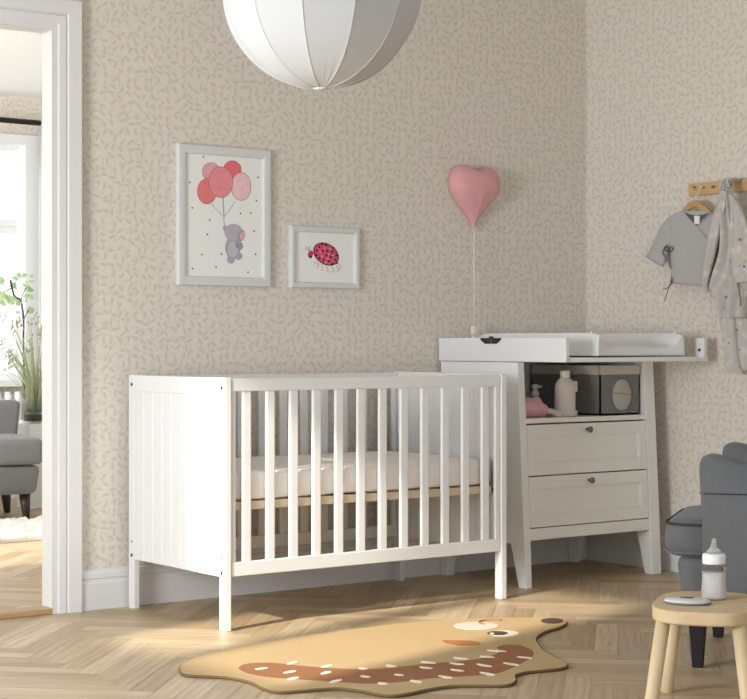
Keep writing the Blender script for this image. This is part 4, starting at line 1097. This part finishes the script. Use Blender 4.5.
# ================================================================ WOODEN STOOL, BOTTLE, DISH
SC = Vector((.384, -1.792)); SU = Vector((.593, -.804)); SV = Vector((.804, .594)); SZ = .283
sl = thing('wooden_stool', (SC.x, SC.y, 0), 'small pale wooden stool with rounded top in the foreground right', 'stool')
def suv(u, v, z): p = SC+SU*u+SV*v; return (p.x, p.y, z)
def spl(hw, hl, e=3.2, n=56):
    return [(math.copysign(abs(math.cos(2*PI*k/n))**(2/e), math.cos(2*PI*k/n))*hw, math.copysign(abs(math.sin(2*PI*k/n))**(2/e), math.sin(2*PI*k/n))*hl) for k in range(n)]
rings = [[suv(u, v, z) for u, v in spl(.136-d, .196-d)] for z, d in ((SZ-.036, .006), (SZ-.033, .001), (SZ-.030, 0), (SZ-.004, 0), (SZ-.001, .002), (SZ, .006))]
obj('seat', plan_loft(rings), PINEH, sl)
for f in sl.children[-1].data.polygons: f.use_smooth = False
for su, sv in ((-1, -1), (-1, 1), (1, -1), (1, 1)):
    bm = bmesh.new(); tube(bm, [suv(su*.096, sv*.142, SZ-.030), suv(su*.128, sv*.182, .004), suv(su*.1285, sv*.1825, 0)], [.0190, .0180, .0165], 18); obj('leg', bm, PINE, sl)
bp_ = atZ(714, 599, SZ)
bb = thing('baby_bottle', (bp_.x, bp_.y, SZ), 'clear baby bottle of milk with white collar standing on the stool', 'bottle')
bc = (bp_.x, bp_.y, SZ+.0005)
bm = bmesh.new(); lathe(bm, [(0, 0), (.028, 0), (.033, .004), (.0345, .012), (.033, .035), (.0315, .055), (.0325, .078), (.033, .090), (.031, .097), (.0295, .100), (.0285, .100), (.0300, .096), (.0318, .089)], bc, 36); obj('glass', bm, GLASSC, bb)
bm = bmesh.new(); lathe(bm, [(0, .0015), (.0275, .0015), (.0325, .005), (.0340, .012), (.0325, .035), (.0310, .055), (.0318, .072), (0, .072)], bc, 36); obj('milk', bm, MILK, bb)
bm = bmesh.new(); lathe(bm, [(.020, .094), (.0305, .094), (.0315, .097), (.0312, .115), (.029, .121), (.022, .123), (.018, .121)], bc, 36); obj('collar', bm, TEETLE, bb)
bm = bmesh.new(); lathe(bm, [(.022, .121), (.021, .126), (.014, .134), (.0085, .143), (.0065, .152), (.0060, .158), (.003, .162), (0, .163)], bc, 28); obj('teat', bm, SILIC, bb)
dp = atZ(687.5, 603.5, SZ)
ds = thing('oval_dish', (dp.x, dp.y, SZ), 'flat oval grey-white case with brown inlay lying on the stool', 'case')
ru, rv = Vector((cs, -sn)), Vector((sn, cs))
da = Vector((ru.x*.94-rv.x*.34, ru.y*.94-rv.y*.34)); db = Vector((-da.y, da.x))
def dpt(a, b, z): q = Vector((dp.x, dp.y))+da*a+db*b; return (q.x, q.y, z)
def drings(prof, n=40): return [[dpt(ra*math.cos(2*PI*k/n), rb*math.sin(2*PI*k/n), SZ+z) for k in range(n)] for ra, rb, z in prof]
obj('base', plan_loft(drings([(.058, .040, .0006), (.062, .044, .002), (.0625, .0445, .005), (.061, .043, .006)])), DISHD, ds)
obj('shell', plan_loft(drings([(.061, .043, .0055), (.0615, .0435, .008), (.056, .039, .012), (.04, .028, .0145), (.02, .014, .0155)])), DISHG, ds)
obj('inlay', plan_loft([[(x-.002*1, y, z+.0) for x, y, z in r] for r in drings([(.020, .013, .0150), (.0195, .0125, .0168), (.012, .008, .0172)])]), DISHB, ds)

# ================================================================ LIGHT
AZ, EL = math.radians(14.5), math.radians(29)
sd = bpy.data.lights.new('sun', 'SUN'); sun = bpy.data.objects.new('sun', sd); C.objects.link(sun)
d = Vector((math.cos(EL)*math.cos(AZ), math.cos(EL)*math.sin(AZ), -math.sin(EL)))
sun.rotation_euler = d.to_track_quat('-Z', 'Y').to_euler(); sun.location = (-6, -2, 4)
sd.energy = 4.6; sd.angle = math.radians(1.7); sd.color = (1, .91, .76)
def area(name, loc, direction, sx, sy, power, col):
    l = bpy.data.lights.new(name, 'AREA'); o = bpy.data.objects.new(name, l); C.objects.link(o)
    l.shape = 'RECTANGLE'; l.size = sx; l.size_y = sy; l.energy = power; l.color = col
    o.location = loc; o.rotation_euler = Vector(direction).to_track_quat('-Z', 'Y').to_euler()
    return o
area('window_daylight', (XL+.03, (DW[0]+DW[1])/2, 1.10), (1, 0, -.08), 1.14, .98, 74, (.93, .97, 1))  # area lamp in front of the added blind, standing for the window's daylight
area('next_room_fill', (X0+.2, 3.05, 1.5), (1, 1.0, .22), 1.5, 1.5, 130, (.94, .98, 1))  # unseen area lamp added to brighten the next room
w = bpy.data.worlds.new('sky'); S.world = w; w.use_nodes = True
bgn = w.node_tree.nodes['Background']; bgn.inputs[0].default_value = (.86, .93, 1, 1); bgn.inputs[1].default_value = 1.45
S.view_settings.view_transform = 'Standard'; S.view_settings.look = 'None'; S.view_settings.gamma = 1; S.view_settings.use_curve_mapping = False
S.view_settings.exposure = 0.50
S.cycles.use_denoising = True
S.cycles.max_bounces = 10; S.cycles.diffuse_bounces = 6; S.cycles.transparent_max_bounces = 12
S.cycles.sample_clamp_indirect = 6
